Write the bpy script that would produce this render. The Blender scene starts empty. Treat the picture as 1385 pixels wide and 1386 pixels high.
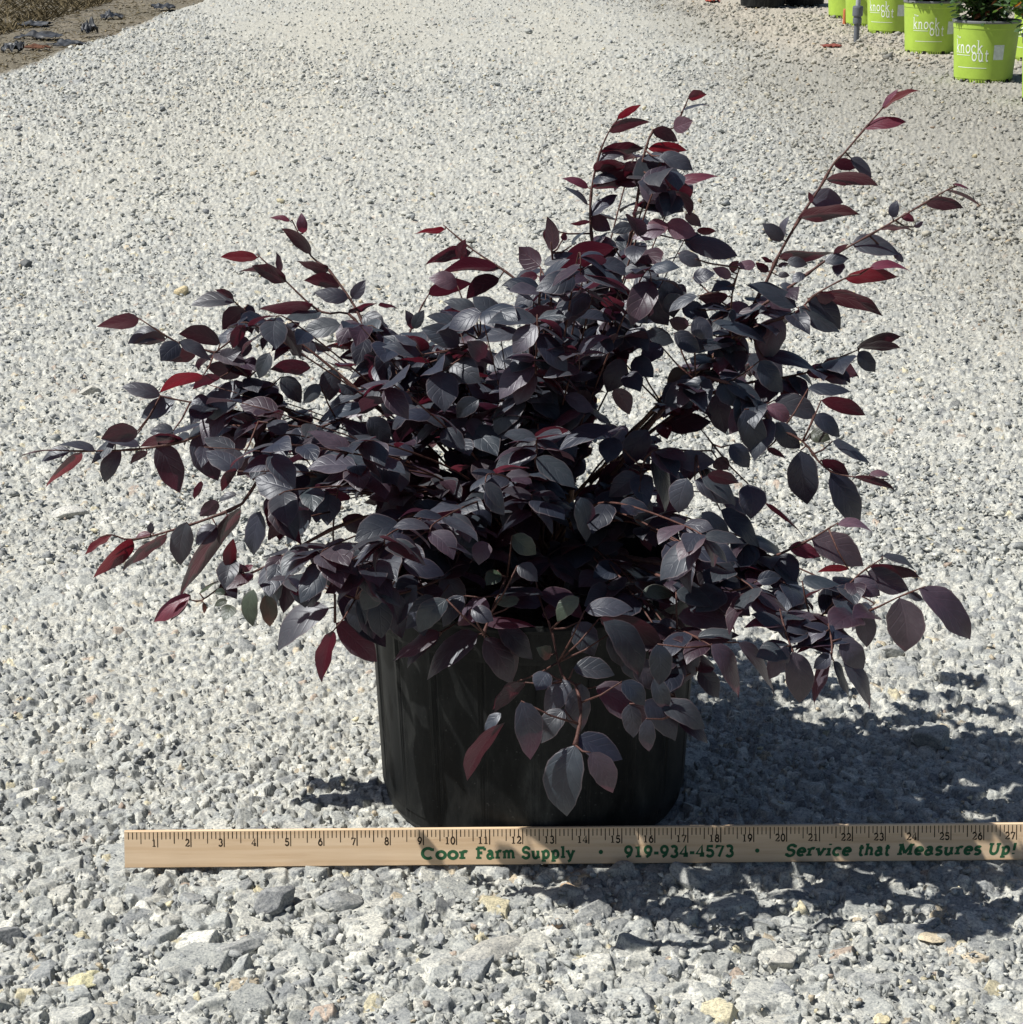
import bpy, math, random
import numpy as np
from mathutils import Vector, Matrix

random.seed(7)
rng = np.random.default_rng(7)
scene = bpy.context.scene
COL = scene.collection

# ------------------------------------------------------------------ camera, light, exposure
FP = 2600.0                 # focal length in photo pixels (photo 1385 wide)
CAM_H = 0.722
PITCH = math.atan(851.0 / FP)
cam_d = bpy.data.cameras.new("camera")
cam_d.sensor_fit = 'HORIZONTAL'
cam_d.sensor_width = 36.0
cam_d.lens = 36.0 * FP / 1385.0
cam_d.clip_start = 0.02
cam_d.clip_end = 2000.0
cam = bpy.data.objects.new("camera", cam_d)
COL.objects.link(cam)
cam.location = (0, 0, CAM_H)
cam.rotation_euler = (math.pi / 2 - PITCH, 0, 0)
scene.camera = cam

SUN_EL = math.radians(55.0)
SUN_FRONT = math.radians(9.0)       # light comes from the left and a little from the front
travel = Vector((math.cos(SUN_EL) * math.cos(SUN_FRONT), math.cos(SUN_EL) * math.sin(SUN_FRONT), -math.sin(SUN_EL)))
sun_d = bpy.data.lights.new("sun", 'SUN')
sun_d.energy = 4.8
sun_d.angle = math.radians(0.53)
sun_d.color = (1.0, 0.975, 0.925)
sun = bpy.data.objects.new("sun", sun_d)
COL.objects.link(sun)
sun.rotation_euler = travel.to_track_quat('-Z', 'Y').to_euler()

world = bpy.data.worlds.new("World")
scene.world = world
world.use_nodes = True
wn = world.node_tree
sky = wn.nodes.new('ShaderNodeTexSky')
sky.sky_type = 'NISHITA'
sky.sun_disc = False
sky.sun_elevation = SUN_EL
sky.sun_rotation = math.atan2(-travel.x, -travel.y)
wn.links.new(sky.outputs[0], wn.nodes['Background'].inputs[0])
wn.nodes['Background'].inputs[1].default_value = 0.05

scene.view_settings.view_transform = 'Standard'
scene.view_settings.look = 'None'
scene.view_settings.gamma = 1.0
scene.view_settings.exposure = 0.42
scene.cycles.max_bounces = 6
scene.cycles.transparent_max_bounces = 4

# ------------------------------------------------------------------ helpers
SP, CP = math.sin(PITCH), math.cos(PITCH)

def ray(px, py):
    u = (px - 692.5) / FP
    v = (py - 693.0) / FP
    return Vector((u, CP - v * SP, -SP - v * CP))

def at(px, py, Y):                     # point of the sight line lying at world depth Y
    d = ray(px, py)
    return Vector((0, 0, CAM_H)) + d * (Y / d.y)

def on_ground(px, py, z=0.0):
    d = ray(px, py)
    return Vector((0, 0, CAM_H)) + d * ((z - CAM_H) / d.z)

def project(p):                        # world -> photo pixels (numpy, n x 3)
    q = np.asarray(p, float) - np.array([0, 0, CAM_H])
    depth = q[..., 1] * CP - q[..., 2] * SP
    up = q[..., 1] * SP + q[..., 2] * CP
    return 692.5 + FP * q[..., 0] / depth, 693.0 - FP * up / depth

def tag(o, label=None, cat=None, group=None, kind=None):
    if label: o["label"] = label
    if cat: o["category"] = cat
    if group: o["group"] = group
    if kind: o["kind"] = kind
    return o

def empty(name, loc, rz=0.0):
    o = bpy.data.objects.new(name, None)
    o.location = loc
    o.rotation_euler = (0, 0, rz)
    o.empty_display_size = 0.05
    COL.objects.link(o)
    return o

def mesh_np(name, verts, faces, mat, parent=None, smooth=False, attrs=None, uv=None):
    """verts (n,3); faces: (m,k) array or list of lists; attrs: {name: (n,3) point colours}"""
    me = bpy.data.meshes.new(name)
    verts = np.ascontiguousarray(verts, dtype=np.float32)
    if isinstance(faces, np.ndarray):
        m, k = faces.shape
        me.vertices.add(len(verts)); me.vertices.foreach_set("co", verts.ravel())
        me.loops.add(m * k); me.loops.foreach_set("vertex_index", faces.astype(np.int32).ravel())
        me.polygons.add(m)
        me.polygons.foreach_set("loop_start", np.arange(0, m * k, k, dtype=np.int32))
        me.update(calc_edges=True)
    else:
        me.from_pydata([tuple(v) for v in verts.tolist()], [], [list(f) for f in faces])
        me.update()
    if smooth:
        me.polygons.foreach_set("use_smooth", np.ones(len(me.polygons), dtype=bool))
    if attrs:
        for an, av in attrs.items():
            a = me.attributes.new(an, 'FLOAT_COLOR', 'POINT')
            c = np.ones((len(verts), 4), np.float32); c[:, :3] = av
            a.data.foreach_set("color", c.ravel())
    if uv is not None:
        a = me.attributes.new("leaf_uv", 'FLOAT_VECTOR', 'POINT')
        u3 = np.zeros((len(verts), 3), np.float32); u3[:, :2] = uv
        a.data.foreach_set("vector", u3.ravel())
    me.validate()
    if mat is not None:
        me.materials.append(mat)
    o = bpy.data.objects.new(name, me)
    COL.objects.link(o)
    if parent is not None:
        o.parent = parent
    return o

class MB:
    def __init__(s): s.v = []; s.f = []
    def add(s, vs, fs):
        b = len(s.v); s.v += [tuple(p) for p in vs]; s.f += [[i + b for i in f] for f in fs]
    def box(s, c, d, M=None):
        x, y, z = c; a, b, h = d[0] / 2, d[1] / 2, d[2] / 2
        vs = [Vector((x + i * a, y + j * b, z + k * h)) for i in (-1, 1) for j in (-1, 1) for k in (-1, 1)]
        if M: vs = [M @ p for p in vs]
        s.add(vs, [(0, 1, 3, 2), (4, 6, 7, 5), (0, 4, 5, 1), (2, 3, 7, 6), (0, 2, 6, 4), (1, 5, 7, 3)])
    def tube(s, pts, radii, n=8, cap=True):
        pts = [Vector(p) for p in pts]
        rings = []
        up = None
        for i, p in enumerate(pts):
            t = (pts[min(i + 1, len(pts) - 1)] - pts[max(i - 1, 0)]).normalized()
            if up is None:
                up = t.orthogonal().normalized()
            up = (up - t * up.dot(t))
            up = up.normalized() if up.length > 1e-6 else t.orthogonal().normalized()
            w = t.cross(up)
            r = radii[i] if hasattr(radii, '__len__') else radii
            rings.append([p + (up * math.cos(2 * math.pi * k / n) + w * math.sin(2 * math.pi * k / n)) * r for k in range(n)])
        vs = [q for r_ in rings for q in r_]
        fs = [(i * n + k, i * n + (k + 1) % n, (i + 1) * n + (k + 1) % n, (i + 1) * n + k) for i in range(len(pts) - 1) for k in range(n)]
        if cap:
            fs.append(tuple(range(n))[::-1]); fs.append(tuple((len(pts) - 1) * n + k for k in range(n)))
        s.add(vs, fs)
    def lathe(s, prof, n=64, center=(0, 0), rfun=None, close=False):
        cx, cy = center
        vs = []
        for (r, z) in prof:
            for k in range(n):
                a = 2 * math.pi * k / n
                rr = r + (rfun(a, r, z) if rfun else 0)
                vs.append((cx + rr * math.cos(a), cy + rr * math.sin(a), z))
        fs = [(i * n + k, i * n + (k + 1) % n, (i + 1) * n + (k + 1) % n, (i + 1) * n + k) for i in range(len(prof) - 1) for k in range(n)]
        if close:
            fs.append(tuple((len(prof) - 1) * n + k for k in range(n)))
        s.add(vs, fs)
    def build(s, name, mat, parent=None, smooth=False):
        return mesh_np(name, np.array(s.v), s.f, mat, parent, smooth)

def smoothstep(a, b, x):
    t = np.clip((x - a) / (b - a), 0, 1)
    return t * t * (3 - 2 * t)

# ------------------------------------------------------------------ materials
def new_mat(name):
    m = bpy.data.materials.new(name); m.use_nodes = True
    nt = m.node_tree
    return m, nt, nt.nodes, nt.links, nt.nodes['Principled BSDF']

def N(nodes, t, **kw):
    n = nodes.new(t)
    for k, v in kw.items():
        setattr(n, k, v)
    return n

def mix_rgb(nodes, links, fac, a, b, mode='MIX'):
    n = nodes.new('ShaderNodeMix'); n.data_type = 'RGBA'; n.blend_type = mode
    for sock, val in ((n.inputs[0], fac), (n.inputs[6], a), (n.inputs[7], b)):
        if isinstance(val, bpy.types.NodeSocket): links.new(val, sock)
        else: sock.default_value = val if not isinstance(val, tuple) else (*val, 1)[:4]
    return n.outputs[2]

def ramp(nodes, links, src, stops):
    r = nodes.new('ShaderNodeValToRGB')
    links.new(src, r.inputs[0])
    e = r.color_ramp.elements
    while len(e) > 1: e.remove(e[0])
    e[0].position, e[0].color = stops[0][0], (*stops[0][1], 1)
    for p, c in stops[1:]:
        x = e.new(p); x.color = (*c, 1)
    return r.outputs[0]

def noise(nodes, links, scale, detail=4, rough=0.6, vec=None):
    n = nodes.new('ShaderNodeTexNoise'); n.inputs['Scale'].default_value = scale
    n.inputs['Detail'].default_value = detail; n.inputs['Roughness'].default_value = rough
    if vec is not None: links.new(vec, n.inputs['Vector'])
    return n.outputs[0]

def stone_mat(name):
    """crushed stone: each stone's own colour (attribute) broken up by mineral grains"""
    m, nt, nd, lk, bs = new_mat(name)
    at_ = nd.new('ShaderNodeAttribute'); at_.attribute_name = "stone"
    geo = nd.new('ShaderNodeNewGeometry')
    g1 = noise(nd, lk, 520, 5, 0.75, geo.outputs['Position'])
    g2 = noise(nd, lk, 130, 4, 0.65, geo.outputs['Position'])
    s1 = ramp(nd, lk, g1, [(0.34, (0.42, 0.43, 0.45)), (0.47, (0.95, 0.95, 0.95)), (0.56, (1.1, 1.09, 1.06)), (0.70, (1.42, 1.38, 1.30))])
    s2 = ramp(nd, lk, g2, [(0.35, (0.78, 0.79, 0.80)), (0.65, (1.18, 1.17, 1.13))])
    c = mix_rgb(nd, lk, 1.0, at_.outputs['Color'], s1, 'MULTIPLY')
    c = mix_rgb(nd, lk, 1.0, c, s2, 'MULTIPLY')
    lk.new(c, bs.inputs['Base Color'])
    bs.inputs['Roughness'].default_value = 0.85
    bs.inputs['Specular IOR Level'].default_value = 0.25
    b = nd.new('ShaderNodeBump'); b.inputs['Strength'].default_value = 0.55; b.inputs['Distance'].default_value = 0.0015
    bn = noise(nd, lk, 420, 6, 0.75, geo.outputs['Position'])
    lk.new(bn, b.inputs['Height']); lk.new(b.outputs[0], bs.inputs['Normal'])
    return m

def plain(name, col, rough=0.5, spec=0.5, nscale=None, namt=0.25, bump=0.0, bscale=200):
    m, nt, nd, lk, bs = new_mat(name)
    bs.inputs['Base Color'].default_value = (*col, 1)
    bs.inputs['Roughness'].default_value = rough
    bs.inputs['Specular IOR Level'].default_value = spec
    tc = nd.new('ShaderNodeTexCoord')
    if nscale:
        g = noise(nd, lk, nscale, 5, 0.65, tc.outputs['Object'])
        lo = tuple(x * (1 - namt) for x in col); hi = tuple(x * (1 + namt) for x in col)
        lk.new(ramp(nd, lk, g, [(0.3, lo), (0.7, hi)]), bs.inputs['Base Color'])
    if bump:
        b = nd.new('ShaderNodeBump'); b.inputs['Strength'].default_value = bump; b.inputs['Distance'].default_value = 0.002
        lk.new(noise(nd, lk, bscale, 4, 0.6, tc.outputs['Object']), b.inputs['Height']); lk.new(b.outputs[0], bs.inputs['Normal'])
    return m

M_STONE = stone_mat("crushed_stone")

def black_plastic():
    m, nt, nd, lk, bs = new_mat("black_plastic")
    tc = nd.new('ShaderNodeTexCoord')
    mp = nd.new('ShaderNodeMapping'); lk.new(tc.outputs['Object'], mp.inputs[0]); mp.inputs['Scale'].default_value = (1, 1, 0.35)
    g = noise(nd, lk, 26, 7, 0.72, mp.outputs[0])
    g2 = noise(nd, lk, 300, 3, 0.6, tc.outputs['Object'])
    dust = ramp(nd, lk, g, [(0.44, (0, 0, 0)), (0.60, (0.20, 0.20, 0.20)), (0.74, (0.7, 0.7, 0.7))])
    sp = ramp(nd, lk, g2, [(0.66, (0, 0, 0)), (0.74, (0.5, 0.5, 0.5))])
    dm = mix_rgb(nd, lk, 1.0, dust, sp, 'ADD')
    sep = nd.new('ShaderNodeSeparateColor'); lk.new(dm, sep.inputs[0])
    c = mix_rgb(nd, lk, sep.outputs[0], (0.0075, 0.0082, 0.0086), (0.085, 0.086, 0.080))
    lk.new(c, bs.inputs['Base Color'])
    r = nd.new('ShaderNodeMapRange'); lk.new(sep.outputs[0], r.inputs[0]); r.inputs[3].default_value = 0.42; r.inputs[4].default_value = 0.8
    lk.new(r.outputs[0], bs.inputs['Roughness'])
    bs.inputs['Specular IOR Level'].default_value = 0.14
    b = nd.new('ShaderNodeBump'); b.inputs['Strength'].default_value = 0.15; b.inputs['Distance'].default_value = 0.002
    lk.new(g, b.inputs['Height']); lk.new(b.outputs[0], bs.inputs['Normal'])
    return m
M_BLACK = black_plastic()

def wood_mat():
    m, nt, nd, lk, bs = new_mat("ruler_wood")
    tc = nd.new('ShaderNodeTexCoord')
    mp = nd.new('ShaderNodeMapping'); lk.new(tc.outputs['Object'], mp.inputs[0]); mp.inputs['Scale'].default_value = (1.6, 30, 30)
    mp.inputs['Rotation'].default_value = (0, 0, 0.012)
    g = noise(nd, lk, 6, 6, 0.6, mp.outputs[0])
    w = nd.new('ShaderNodeTexWave'); w.inputs['Scale'].default_value = 0.8; w.inputs['Distortion'].default_value = 7; w.inputs['Detail'].default_value = 3
    w.bands_direction = 'Y'; lk.new(mp.outputs[0], w.inputs[0])
    c1 = ramp(nd, lk, g, [(0.28, (0.60, 0.41, 0.245)), (0.42, (0.70, 0.51, 0.325)), (0.58, (0.75, 0.56, 0.37)), (0.75, (0.79, 0.61, 0.42))])
    c2 = ramp(nd, lk, w.outputs[0], [(0.0, (0.93, 0.90, 0.86)), (0.25, (0.99, 0.985, 0.98)), (1.0, (1, 1, 1))])
    lk.new(mix_rgb(nd, lk, 1.0, c1, c2, 'MULTIPLY'), bs.inputs['Base Color'])
    bs.inputs['Roughness'].default_value = 0.55; bs.inputs['Specular IOR Level'].default_value = 0.3
    return m
M_WOOD = wood_mat()
M_INK = plain("black_ink", (0.035, 0.022, 0.012), 0.7, 0.2)
M_GREENINK = plain("green_ink", (0.03, 0.115, 0.05), 0.7, 0.2)

def leaf_mat(name, under, trans, rough=0.42):
    m, nt, nd, lk, bs = new_mat(name)
    at_ = nd.new('ShaderNodeAttribute'); at_.attribute_name = "leaf"
    uv = nd.new('ShaderNodeAttribute'); uv.attribute_name = "leaf_uv"
    sep = nd.new('ShaderNodeSeparateXYZ'); lk.new(uv.outputs['Vector'], sep.inputs[0])
    ab = N(nd, 'ShaderNodeMath', operation='ABSOLUTE'); lk.new(sep.outputs[0], ab.inputs[0])
    # side veins: ridges climbing from the midrib towards the tip
    m1 = N(nd, 'ShaderNodeMath', operation='MULTIPLY'); lk.new(sep.outputs[1], m1.inputs[0]); m1.inputs[1].default_value = 5.0
    m2 = N(nd, 'ShaderNodeMath', operation='MULTIPLY'); lk.new(ab.outputs[0], m2.inputs[0]); m2.inputs[1].default_value = 1.7
    m3 = N(nd, 'ShaderNodeMath', operation='SUBTRACT'); lk.new(m1.outputs[0], m3.inputs[0]); lk.new(m2.outputs[0], m3.inputs[1])
    fr = N(nd, 'ShaderNodeMath', operation='PINGPONG'); lk.new(m3.outputs[0], fr.inputs[0]); fr.inputs[1].default_value = 0.5
    vein = N(nd, 'ShaderNodeMapRange'); lk.new(fr.outputs[0], vein.inputs[0]); vein.inputs[1].default_value = 0.0; vein.inputs[2].default_value = 0.13
    vein.inputs[3].default_value = 0.0; vein.inputs[4].default_value = 1.0
    mid = N(nd, 'ShaderNodeMapRange'); lk.new(ab.outputs[0], mid.inputs[0]); mid.inputs[1].default_value = 0.02; mid.inputs[2].default_value = 0.075
    mn = N(nd, 'ShaderNodeMath', operation='MULTIPLY'); lk.new(vein.outputs[0], mn.inputs[0]); lk.new(mid.outputs[0], mn.inputs[1])
    geo = nd.new('ShaderNodeNewGeometry')
    g = noise(nd, lk, 160, 5, 0.7, geo.outputs['Position'])
    g2 = noise(nd, lk, 900, 2, 0.5, geo.outputs['Position'])
    var = ramp(nd, lk, g, [(0.3, (0.72, 0.74, 0.76)), (0.55, (1, 1, 1)), (0.72, (1.45, 1.42, 1.36))])
    top = mix_rgb(nd, lk, 1.0, at_.outputs['Color'], var, 'MULTIPLY')
    vm = N(nd, 'ShaderNodeMapRange'); lk.new(mn.outputs[0], vm.inputs[0]); vm.inputs[3].default_value = 0.22; vm.inputs[4].default_value = 0.0
    vcol = mix_rgb(nd, lk, 1.0, at_.outputs['Color'], (1.9, 1.6, 1.6), 'MULTIPLY')
    top = mix_rgb(nd, lk, vm.outputs[0], top, vcol)
    # thin paler margin of the blade, with edge rim light painted into it
    ed = N(nd, 'ShaderNodeMapRange'); lk.new(ab.outputs[0], ed.inputs[0]); ed.inputs[1].default_value = 0.90; ed.inputs[2].default_value = 0.97
    ed.inputs[3].default_value = 0.0; ed.inputs[4].default_value = 0.35
    top = mix_rgb(nd, lk, ed.outputs[0], top, (0.17, 0.12, 0.12))
    und = mix_rgb(nd, lk, 0.45, under, mix_rgb(nd, lk, 1.0, at_.outputs['Color'], (1.3, 0.8, 0.9), 'MULTIPLY'))
    und = mix_rgb(nd, lk, vm.outputs[0], und, (0.09, 0.025, 0.035))
    c = mix_rgb(nd, lk, geo.outputs['Backfacing'], top, und)
    lk.new(c, bs.inputs['Base Color'])
    bs.inputs['Roughness'].default_value = rough
    bs.inputs['Specular IOR Level'].default_value = 0.54
    bs.inputs['Specular Tint'].default_value = (0.92, 0.95, 1.0, 1)
    b = nd.new('ShaderNodeBump'); b.inputs['Strength'].default_value = 0.28; b.inputs['Distance'].default_value = 0.0006
    add = N(nd, 'ShaderNodeMath', operation='MULTIPLY_ADD'); lk.new(g2, add.inputs[0]); add.inputs[1].default_value = 0.45; lk.new(mn.outputs[0], add.inputs[2])
    lk.new(add.outputs[0], b.inputs['Height']); lk.new(b.outputs[0], bs.inputs['Normal'])
    tr = nd.new('ShaderNodeBsdfTranslucent')
    lk.new(mix_rgb(nd, lk, 1.0, at_.outputs['Color'], trans, 'MULTIPLY'), tr.inputs[0])
    ad = nd.new('ShaderNodeAddShader'); lk.new(bs.outputs[0], ad.inputs[0]); lk.new(tr.outputs[0], ad.inputs[1])
    lk.new(ad.outputs[0], nd['Material Output'].inputs[0])
    return m
M_LEAF = leaf_mat("purple_leaf", (0.024, 0.0085, 0.0135), (1.15, 0.20, 0.28), 0.46)
M_ROSELEAF = leaf_mat("rose_leaf", (0.05, 0.09, 0.03), (1.2, 1.5, 0.3), 0.35)
M_TWIG = plain("twig_bark", (0.085, 0.038, 0.031), 0.6, 0.3, 260, 0.45, 0.4, 500)
M_STEM = plain("stem_bark", (0.20, 0.115, 0.075), 0.75, 0.2, 120, 0.5, 0.8, 300)
M_SOIL = plain("potting_soil", (0.035, 0.024, 0.017), 0.95, 0.1, 140, 0.7, 1.0, 160)

# ------------------------------------------------------------------ ground
def table(n, seed, palette):
    r = np.random.default_rng(seed)
    K = 6
    ang = np.sort(r.uniform(0, 2 * np.pi, (n, K)), axis=1) * 0.35 + (np.arange(K) * 2 * np.pi / K) * 0.65 + r.uniform(0, 6.28, (n, 1))
    cols, wts = zip(*palette)
    ci = r.choice(len(cols), n, p=np.array(wts) / sum(wts))
    base = np.array(cols)[ci] * r.uniform(0.82, 1.18, (n, 1))
    return dict(K=K, nx=np.cos(ang).astype('f4'), ny=np.sin(ang).astype('f4'),
                a=r.uniform(0.34, 0.62, (n, K)).astype('f4'), sl=r.uniform(1.6, 7.0, (n, K)).astype('f4'),
                jx=r.uniform(-.3, .3, n).astype('f4'), jy=r.uniform(-.3, .3, n).astype('f4'),
                h=r.uniform(0.10, 0.42, n).astype('f4'), tx=r.normal(0, .22, n).astype('f4'), ty=r.normal(0, .22, n).astype('f4'),
                tx2=r.normal(0, .55, n).astype('f4'), ty2=r.normal(0, .55, n).astype('f4'), e=r.uniform(0.0, 0.16, n).astype('f4'),
                sc=(r.uniform(0.55, 1.0, n) ** 1.0).astype('f4'), p=r.uniform(0, 1, n).astype('f4'), col=base.astype('f4'), n=n)

PAL = [((0.345, 0.355, 0.345), 38), ((0.42, 0.422, 0.398), 32), ((0.255, 0.265, 0.270), 15), ((0.51, 0.505, 0.465), 12),
       ((0.45, 0.385, 0.29), 1.3), ((0.165, 0.172, 0.18), 2.4), ((0.53, 0.48, 0.34), 0.7), ((0.37, 0.30, 0.25), 0.6)]

def stone_layer(X, Y, H, C, base, size, prob, rot, seed, sink=0.0, hs=1.0, fade=None):
    T = table(16384, seed, PAL)
    c, s = math.cos(rot), math.sin(rot)
    U = ((X * c - Y * s) / size).astype('f4'); V = ((X * s + Y * c) / size).astype('f4')
    iu = np.floor(U).astype(np.int64); iv = np.floor(V).astype(np.int64)
    fu = (U - iu).astype('f4'); fv = (V - iv).astype('f4')
    for du in (-1, 0, 1):
        for dv in (-1, 0, 1):
            a = iu + du; b = iv + dv
            hsh = ((a * 73856093) ^ (b * 19349663) ^ (seed * 83492791)) & 0x7fffffff
            hsh = (hsh ^ (hsh >> 13)) * 1274126177 & 0x7fffffff
            k = ((hsh ^ (hsh >> 11)) % T['n']).astype(np.int32)
            sc = T['sc'][k]
            x = (fu - du - 0.5 - T['jx'][k]) / sc; y = (fv - dv - 0.5 - T['jy'][k]) / sc
            near = (x * x + y * y < 0.95) & (T['p'][k] < prob)
            idx = np.nonzero(near)[0]
            if len(idx) == 0: continue
            x = x[idx]; y = y[idx]; kk = k[idx]
            top = T['h'][kk] + T['tx'][kk] * x + T['ty'][kk] * y
            top = np.minimum(top, T['h'][kk] + T['e'][kk] + T['tx2'][kk] * x + T['ty2'][kk] * y)
            for j in range(T['K']):
                side = (T['a'][kk, j] - (T['nx'][kk, j] * x + T['ny'][kk, j] * y)) * T['sl'][kk, j]
                top = np.minimum(top, side)
            z = base[idx] + (top * sc[idx] * hs - sink) * size
            if fade is not None:
                z = z - (1 - fade[idx]) * size * 0.7
            win = z > H[idx]
            wi = idx[win]
            H[wi] = z[win]; C[wi] = T['col'][kk[win]]

def vnoise(X, Y, scale, seed, oct=3):
    out = np.zeros_like(X, dtype='f4'); amp = 1.0; tot = 0
    r = np.random.default_rng(seed)
    tab = r.uniform(-1, 1, 65536).astype('f4')
    for o in range(oct):
        u = X * scale; v = Y * scale
        iu = np.floor(u).astype(np.int64); iv = np.floor(v).astype(np.int64)
        fu = u - iu; fv = v - iv; fu = fu * fu * (3 - 2 * fu); fv = fv * fv * (3 - 2 * fv)
        def hh(a, b): return tab[((a * 374761393 + b * 668265263 + o * 1013) ^ ((a * 374761393) >> 7)) & 65535]
        n_ = (hh(iu, iv) * (1 - fu) + hh(iu + 1, iv) * fu) * (1 - fv) + (hh(iu, iv + 1) * (1 - fu) + hh(iu + 1, iv + 1) * fu) * fv
        out += amp * n_; tot += amp; amp *= 0.5; scale *= 2.1
    return out / tot

EDGE_X = -2.02
def soft_z(X, Y):
    """large forms of the place: gentle bumps of the track, the lower washed strip on the left"""
    z = 0.010 * vnoise(X, Y, 1.3, 5, 2) * smoothstep(1.9, 4.0, Y)
    e = EDGE_X + 0.06 * vnoise(X * 0, Y, 1.5, 9, 4)
    z = z - 0.055 * smoothstep(e + 0.01, e - 0.05, X) + 0.012 * vnoise(X, Y, 6.0, 19, 3) * smoothstep(e, e - 0.15, X)
    z = z + 0.10 * smoothstep(e - 0.9, e - 1.9, X)
    return z

POT_X = None
def build_ground():
    NR, NC = 1640, 1520
    inv = np.linspace(1 / 0.86, 1 / 26.0, NR)
    Yr = 1 / inv
    # fine columns where the view looks, coarser ones beyond, out to the sides of the place
    t = np.linspace(-1, 1, NC - 200)
    w = (np.arange(1, 101) / 100.0) ** 1.7
    t = np.concatenate([-1 - w[::-1], t, 1 + w])
    Y = np.repeat(Yr, NC).astype('f8')
    tt = np.tile(t, NR)
    inner = np.clip(tt, -1, 1) * (0.32 * Y + 0.06)
    X = (inner + np.sign(tt) * np.maximum(np.abs(tt) - 1, 0) * (1.6 + 0.25 * Y)).astype('f8')
    base = soft_z(X, Y).astype('f4')
    fine = vnoise(X, Y, 160, 21, 3)
    med = vnoise(X, Y, 32, 22, 2)
    coarse = (0.3 + 0.7 * smoothstep(-0.30, 0.30, vnoise(X * 1.25 + 3 + 0.25 * Y, Y * 0.26, 1.5, 33, 4))).astype('f4')
    coarse = np.maximum(coarse, smoothstep(1.7, 1.4, Y)).astype('f4')
    H = (base + 0.0012 * fine + 0.0022 * med - 0.0035 * coarse).astype('f4')
    dust = np.array([0.405, 0.40, 0.365], 'f4')
    C = np.tile(dust, (len(X), 1)) * (1 + 0.16 * fine)[:, None]
    nz = vnoise(X, Y, 0.8, 31, 3)
    big = vnoise(X, Y, 5.0, 32, 3)
    left = smoothstep(EDGE_X + 0.02, EDGE_X - 0.05, X - 0.05 * nz)
    nearm = smoothstep(1.50, 1.25, Y)
    def lay(mask, *a, **k):
        i = np.nonzero(mask)[0]
        h = H[i]; c = C[i]
        fd = k.pop('fade', None)
        stone_layer(X[i], Y[i], h, c, base[i], *a, fade=None if fd is None else fd[i], **k)
        H[i] = h; C[i] = c
    f6 = (smoothstep(-0.4, 0.25, big) * 0.5 + 0.6 * coarse - 0.1).astype('f4')
    lay(Y < 3.0, 0.0040, 0.97, 0.4, 61, hs=1.3, sink=0.7)
    lay(Y < 3.0, 0.0062, 0.75, 1.9, 62, hs=1.3, sink=0.35)
    lay(Y < 6.5, 0.0088, 0.75, 1.1, 52, hs=1.3, sink=0.15)
    lay(Y < 9.0, 0.0120, 0.60, 2.3, 53, hs=1.3, sink=0.05)
    lay(Y < 30, 0.016, 0.62, 0.2, 43, sink=0.06, hs=1.2, fade=np.clip(f6 + 0.45, 0, 1))
    lay(Y < 30, 0.021, 0.50, 0.9, 44, sink=0.06, hs=1.05, fade=np.clip(f6 + 0.3 + nearm * .4, 0, 1))
    lay(Y < 30, 0.030, 0.52, 0.55, 35, sink=0.10, hs=0.85, fade=np.clip(f6 * 0.7 + nearm * 0.8 + 0.35, 0, 1).astype('f4'))
    lay(Y < 30, 0.040, 0.36, 1.3, 37, sink=0.11, hs=0.72, fade=np.clip(0.6 + nearm, 0, 1).astype('f4'))
    lay(Y < 1.38, 0.052, 0.55, 0.8, 26, sink=0.11, hs=0.56)
    lay((Y > 1.38) & (Y < 30), 0.050, 0.10, 0.8, 27, sink=0.12, hs=0.5)
    # dust film and soil colours
    lum = C.mean(axis=1, keepdims=True)
    C = C * 0.95 + dust * 0.05
    pk = (1 - coarse)[:, None]
    C = C * (0.97 + 0.04 * pk) * (1 - pk * 0.15) + np.array([0.42, 0.41, 0.365], 'f4') * pk * 0.15
    # the right verge: brown dirt worked in among the stones
    dirt_r = smoothstep(0.35, 1.45, X + 0.25 * nz + 0.12 * big) * smoothstep(1.8, 3.6, Y) * 0.85
    pale = smoothstep(0.95, 1.35, X + 0.1 * nz) * smoothstep(7.9, 8.8, Y + 0.5 * nz) * 0.75
    brown = np.array([0.225, 0.213, 0.183], 'f4'); cream = np.array([0.50, 0.44, 0.36], 'f4')
    C = C * (1 - dirt_r[:, None] * 0.8) + brown * dirt_r[:, None] * 0.8 * (0.75 + lum * 0.8)
    C = C * (1 - pale[:, None] * 0.6) + cream * pale[:, None] * 0.6 * (0.45 + lum * 1.4)
    # warm dusty wheel-track bands
    band = np.clip(np.exp(-((X + 0.9 + 0.15 * nz) / 0.5) ** 2) * 0.5 + np.exp(-((X - 0.25 - 0.1 * nz) / 0.22) ** 2) * 0.35, 0, 1) * smoothstep(3.4, 6.5, Y)
    C = C * (1 - band[:, None] * 0.5) + np.array([0.46, 0.43, 0.35], 'f4') * band[:, None] * 0.5
    sand = np.array([0.130, 0.104, 0.068], 'f4') * (0.85 + 0.75 * vnoise(X, Y, 7, 77, 4)[:, None])
    wet = smoothstep(-0.15, 0.25, vnoise(X, Y * .6, 2.2, 78, 3))[:, None] * 0.7
    sand = sand * (1 - wet) + np.array([0.10, 0.08, 0.045], 'f4') * wet
    C = C * (1 - left[:, None] * 0.85) + sand * left[:, None] * 0.85 * (0.6 + lum * 1.1)
    H = base + (H - base) * (1 - 0.15 * left)
    H = H - 0.022 * smoothstep(1.85, 2.0, np.abs(tt))
    # the pot and the ruler press the loose stones down
    r = np.hypot(X - POT_C.x, Y - POT_C.y)
    H = np.where(r < POT_RB + 0.003, np.minimum(H, 0.001), H)
    ry = RUL_A.y + (X - RUL_A.x) * RUL_D.y / RUL_D.x
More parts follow.
